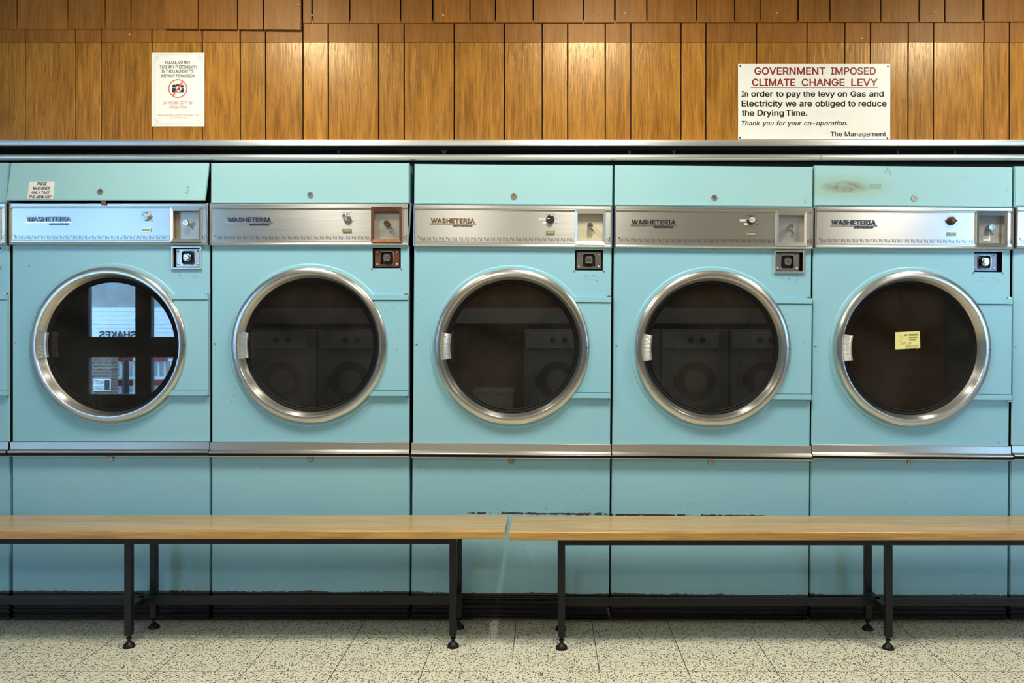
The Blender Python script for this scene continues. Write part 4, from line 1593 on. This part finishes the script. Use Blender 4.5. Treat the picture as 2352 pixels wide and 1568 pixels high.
for s, a, b, t_, b_, w_ in (('so', 1100, 1250, 505, 605, .03), ('sorry!', 1315, 1725, 495, 605, .025), ('machine is', 1305, 1700, 655, 705, .02), ('porarily', 1335, 1640, 750, 800, .02),
                            ('OUT OF', 940, 1430, 895, 1000, .0), ('SERVICE', 1155, 1725, 1030, 1130, .0)):
    put_text(bm, s, OX(a), OX(b), OZ(b_), OZ(t_), at, w_)
obj('lettering', bm, M['ink_olive'], on, fix=False)
ink_marks('doodle', [[(OX(x), OZ(y)) for x, y in l] for l in ([(900, 620), (930, 580), (975, 590), (985, 640), (940, 660), (905, 640)], [(940, 660), (970, 720), (930, 800)], [(970, 740), (1075, 665)],
          [(930, 800), (890, 790), (870, 910)], [(870, 1070), (900, 1010)])], on, -0.0014, (0, 0, 0), 0.0006, M['ink_olive'])

# ================================================================== BENCHES
ZB, TB, TU = 0.4326, 0.030, 0.025
YB0, YB1 = -0.310, -0.060
def bench(name_label, x0, x1, legs, dy, tilt):
    root = thing('bench', name_label, 'bench', ((x0 + x1) / 2, dy, 0), (0, tilt, 0), 'benches in front of the dryers')
    cx = (x0 + x1) / 2
    X0, X1 = x0 - cx, x1 - cx
    bm = new_bm()
    box(bm, X0, X1, YB0 + 0.0125, YB1, ZB - TB, ZB)
    st_ = obj('seat_board', bm, M['bench_wood'], root, bevel=0.0012)
    bm = new_bm()
    rr_ = 0.006
    prof = [(YB0 + 0.0125, ZB), (YB0 + rr_, ZB)] + [(YB0 + rr_ - rr_ * sin(radians(a)), ZB - rr_ + rr_ * cos(radians(a))) for a in (30, 60, 90)] + [(YB0, ZB - TB + 0.003), (YB0 + 0.003, ZB - TB), (YB0 + 0.0125, ZB - TB)]
    prism(bm, prof, X0, X1)
    obj('edge_lipping', bm, M['lip_wood'], st_, smooth=True)
    yf0, yr0 = YB0 + 0.026, YB1 - 0.036
    zt = ZB - TB
    la, lb = legs[0] - cx - TU / 2, legs[-1] - cx + TU / 2
    for y in (yf0, yr0):
        bm = new_bm()
        box(bm, la, lb, y, y + TU, zt - TU, zt)
        obj('top_rail', bm, M['iron'], root, bevel=0.0022)
    ym = (yf0 + yr0) / 2
    bm = new_bm()
    box(bm, la + TU, lb - TU, ym, ym + TU, 0.127, 0.152)
    obj('stretcher', bm, M['iron'], root, bevel=0.002)
    for lx in legs:
        x = lx - cx
        for y in (yf0, yr0):
            bm = new_bm()
            box(bm, x - TU / 2, x + TU / 2, y, y + TU, 0.044, zt - TU - 0.0003)
            lg = obj('leg', bm, M['iron'], root, bevel=0.0022)
            bm = new_bm()
            lathe(bm, [(0.0, 0.0), (0.0212, 0.0), (0.0215, 0.004), (0.0180, 0.0105), (0.0095, 0.0190), (0.0060, 0.0215), (0.0060, 0.030), (0.0098, 0.031), (0.0098, 0.036), (0.0055, 0.037), (0.0055, 0.050)], 28, x, y + TU / 2, 0.0, axis='Z')
            obj('levelling_foot', bm, M['iron'], lg, smooth=True)
        bm = new_bm()
        box(bm, x - TU / 2, x + TU / 2, yf0 + TU, yr0, 0.127, 0.152)
        obj('cross_rail', bm, M['iron'], root, bevel=0.002)
        bm = new_bm()
        box(bm, x - TU / 2, x + TU / 2, yf0 + TU, yr0, zt - TU, zt)
        obj('seat_rail', bm, M['iron'], root, bevel=0.002)
    return root
bench('oak topped bench on black steel legs, left of the gap', -2.90, -0.1544, (-2.709, -1.527, -0.345), 0.0, 0.0)
bench('oak topped bench on black steel legs, right of the gap', -0.138, 2.61, (0.0505, 1.235, 2.4195), -0.016, 0.0)

# ================================================================== THE REST OF THE ROOM (seen in the door glass and the steel)
# ceiling lights
def lamp(x, y, w, l, label):
    t = thing('ceiling_light', label, 'light', (x, y, CEIL), group='ceiling lights')
    bm = new_bm()
    f = 0.018
    for a in ((-w / 2 - f, w / 2 + f, -l / 2 - f, -l / 2), (-w / 2 - f, w / 2 + f, l / 2, l / 2 + f), (-w / 2 - f, -w / 2, -l / 2, l / 2), (w / 2, w / 2 + f, -l / 2, l / 2)):
        box(bm, a[0], a[1], a[2], a[3], -0.06, 0.0)
    obj('light_frame', bm, M['white_metal'], t)
    bm = new_bm()
    quad(bm, [(-w / 2, -l / 2, -0.05), (w / 2, -l / 2, -0.05), (w / 2, l / 2, -0.05), (-w / 2, l / 2, -0.05)][::-1])
    obj('diffuser', bm, M['lamp'], t, fix=False)
for nm, x in (('leftmost', -1.22), ('middle', 0.20), ('rightmost', 1.98)):
    lamp(x, -1.0, 0.16, 0.55, 'strip ceiling light in front of the dryers, %s of three' % nm)
for nm, x, rw in (('left', -0.75, 0.32), ('right', 2.9, 0.20)):
    lamp(x, -3.9, rw, 0.24, 'ceiling light near the opposite wall, %s of two' % nm)

# opposite wall: shopfront at the left, boards and washers at the right
SHX, SHR = -3.85, 4.35
bm = new_bm()
cuts = [SHX]
while cuts[-1] < SHR:
    cuts.append(min(SHR, cuts[-1] + random.choice((0.1, 0.15, 0.2))))
box(bm, SHX, SHR, RY0 - 0.12, RY0 - 0.03, 0, CEIL, 1)
box(bm, SHX, SHR, RY0 - 0.03, RY0 + 0.01, 1.95, CEIL, 2)
for a, b in zip(cuts[:-1], cuts[1:]):
    box(bm, a + 0.002, b - 0.002, RY0 - 0.03, RY0, 0, 1.95, 0)
structure(obj('wall_front', bm, [M['wall_wood_top'], M['void'], M['plaster']]))
zmid0, zmid1 = 0.85, 1.07
def shopfront(name, bars, lights):
    bm = new_bm()
    for a, b in bars:
        box(bm, a, b, RY0 - 0.10, RY0 - 0.02, 0, CEIL)
    for a, b in lights:
        box(bm, a, b, RY0 - 0.10, RY0 - 0.02, 0, 0.44)
        box(bm, a, b, RY0 - 0.10, RY0 - 0.02, zmid0, zmid1)
        box(bm, a, b, RY0 - 0.10, RY0 - 0.02, 2.62, CEIL)
    win = structure(obj(name, bm, M['dark_paint']))
    for a, b in lights:
        for z0, z1 in ((0.44, zmid0), (zmid1, 2.62)):
            bm = new_bm()
            quad(bm, [(a, RY0 - 0.06, z0), (b, RY0 - 0.06, z0), (b, RY0 - 0.06, z1), (a, RY0 - 0.06, z1)])
            obj('window_pane', bm, M['pane'], win, fix=False)
shopfront('window_1', [(-6.6, -6.3), (-5.5, -5.05), (-4.53, -4.36), (-3.95, SHX)], [(-6.3, -5.5), (-5.05, -4.53), (-4.36, -3.95)])
shopfront('window_2', [(SHR, 4.80), (5.15, 6.2), (6.6, 7.0)], [(4.80, 5.15), (6.2, 6.6)])

def washer_parts():
    w, h, dp = 0.68, 1.16, 0.62
    out = []
    bm = new_bm(); box(bm, -w / 2, w / 2, -dp, 0.0, 0, h); out.append(('body', to_mesh('body', bm, M['washer'], True, 0.008)))
    bm = new_bm(); box(bm, -w / 2 + 0.02, w / 2 - 0.10, 0.0, 0.02, h - 0.20, h - 0.03); out.append(('fascia', to_mesh('fascia', bm, M['washer_panel'], False, 0.003)))
    bm = new_bm(); box(bm, -0.25, 0.25, 0.0, 0.03, 0.38, 0.88); out.append(('door_panel', to_mesh('door_panel', bm, M['washer'], True, 0.012)))
    bm = new_bm(); lathe(bm, [(0.20, 0.03), (0.20, 0.045), (0.165, 0.05), (0.16, 0.034), (0.0, 0.02)], 48, 0, 0, 0.63); out.append(('porthole', to_mesh('porthole', bm, M['black'], True)))
    bm = new_bm(); box(bm, -0.225, -0.205, 0.03, 0.06, 0.56, 0.70); out.append(('door_handle', to_mesh('door_handle', bm, M['black'], False, 0.004)))
    for k in range(2):
        bm = new_bm(); lathe(bm, [(0.0, 0.05), (0.028, 0.05), (0.030, 0.02)], 20, -0.05 + 0.12 * k, 0, h - 0.115); out.append(('dial', to_mesh('dial', bm, M['black'], True)))
    return out
WP = washer_parts()
ords = ['first', 'second', 'third', 'fourth', 'fifth', 'sixth', 'seventh', 'eighth', 'ninth']
xw = -3.4
for k in range(9):
    if k in (4,):
        xw += 0.70
        continue
    t = thing('washing_machine', 'grey washing machine against the opposite boarded wall, %s from the shopfront' % ords[k], 'washing machine', (xw, RY0 + 0.64, 0), group='washers on the opposite wall')
    for n_, me in WP:
        link(n_, me, t)
    xw += 0.70
# shelf over the washers
bm = new_bm()
box(bm, -3.75, 3.0, RY0, RY0 + 0.40, 1.22, 1.38)
obj('shelf', bm, M['washer_panel']); s_ = bpy.data.objects['shelf']
s_['label'] = 'long pale ledge running along the wall over the washers'; s_['category'] = 'shelf'
# bin in the gap
t = thing('waste_bin', 'pale plastic waste bin standing in the gap between washers', 'bin', (xw * 0 - 0.55, RY0 + 0.45, 0))
bm = new_bm()
a = [(-.20, -.16), (.20, -.16), (.20, .16), (-.20, .16)]
A = [bm.verts.new((x * 0.82, y * 0.82, 0.0)) for x, y in a]; B = [bm.verts.new((x, y, 0.50)) for x, y in a]
bm.faces.new(A[::-1]); bm.faces.new(B)
for i in range(4):
    j = (i + 1) % 4
    bm.faces.new((A[i], A[j], B[j], B[i]))
obj('bin_body', bm, M['washer_panel'], t)
bm = new_bm(); box(bm, -.215, .215, -.175, .175, 0.50, 0.55); obj('bin_lid', bm, M['washer_panel'], t, bevel=0.01)

# street outside the shopfront
bm = new_bm()
quad(bm, [(-24, -26, -0.05), (24, -26, -0.05), (24, RY0 - 0.12, -0.05), (-24, RY0 - 0.12, -0.05)])
structure(obj('street', bm, M['asphalt']))
t = thing('garage_building', 'white shuttered building lettered SHAKES across the street', 'building', (-9, -12.2, -0.05))
bm = new_bm(); box(bm, -7, 7, -0.4, -0.06, 0, 5.2); obj('facade', bm, M['concrete'], t)
bm = new_bm()
z = 0.90
while z < 1.62:
    box(bm, -6.0, 6.0, -0.055, -0.02, z, z + 0.076); z += 0.08
obj('shutter', bm, M['white_metal'], t)
bm = new_bm()
def back_at(u, v, off): return (-u, -0.015 + off, v)
put_text(bm, 'SHAKES', -1.17, -0.47, 1.03, 1.17, back_at, 0.02, 0, 0.01)
obj('lettering', bm, M['dark_paint'], t)
t = thing('garden_wall', 'low brown brick wall carrying a white street sign', 'wall', (-8.2, -10.4, -0.05))
bm = new_bm(); box(bm, -0.9, 0.88, -0.2, 0, 0, 0.80); obj('brickwork', bm, M['brick'], t)
t = thing('street_sign', 'white sign WHITE COURT on the low brick wall', 'sign', (-7.475, -10.38, 0.22))
bm = new_bm(); box(bm, -0.14, 0.14, -0.02, 0.01, -0.10, 0.10); obj('sign_plate', bm, M['board'], t, bevel=0.004)
bm = new_bm()
sat = lambda u, v, off: (-u, 0.012 + off, v)
put_text(bm, 'WHITE', -0.035, 0.128, 0.015, 0.075, sat, 0.0)
put_text(bm, 'COURT', -0.035, 0.128, -0.075, -0.015, sat, 0.0)
obj('lettering', bm, M['ink'], t, fix=False)
bm = new_bm(); box(bm, 0.05, 0.13, 0.008, 0.013, -0.085, 0.085); obj('emblem_panel', bm, M['dark_paint'], t)
t = thing('safety_barrier', 'white railing barrier with red panels in the street', 'barrier', (-6.7, -11.0, -0.05))
bm = new_bm()
for k in range(17):
    box(bm, -0.9 + k * 0.11, -0.88 + k * 0.11, -0.02, 0.02, 0.1, 0.66)
for z in (0.06, 0.33, 0.64):
    box(bm, -0.92, 0.92, -0.03, 0.03, z, z + 0.04)
obj('railing', bm, M['white_metal'], t)
bm = new_bm()
for a in (-0.86, -0.25, 0.38):
    box(bm, a, a + 0.3, 0.03, 0.045, 0.64, 0.72)
    box(bm, a, a + 0.3, 0.03, 0.045, 0.22, 0.32)
obj('red_panel', bm, M['knob_red'], t)
t = thing('bollard', 'black street bollard in front of the safety barrier', 'bollard', (-6.88, -10.0, -0.05))
bm = new_bm(); lathe(bm, [(0.0, 0.72), (0.035, 0.71), (0.045, 0.66), (0.06, 0.0)], 24, axis='Z'); obj('post', bm, M['iron'], t, smooth=True)
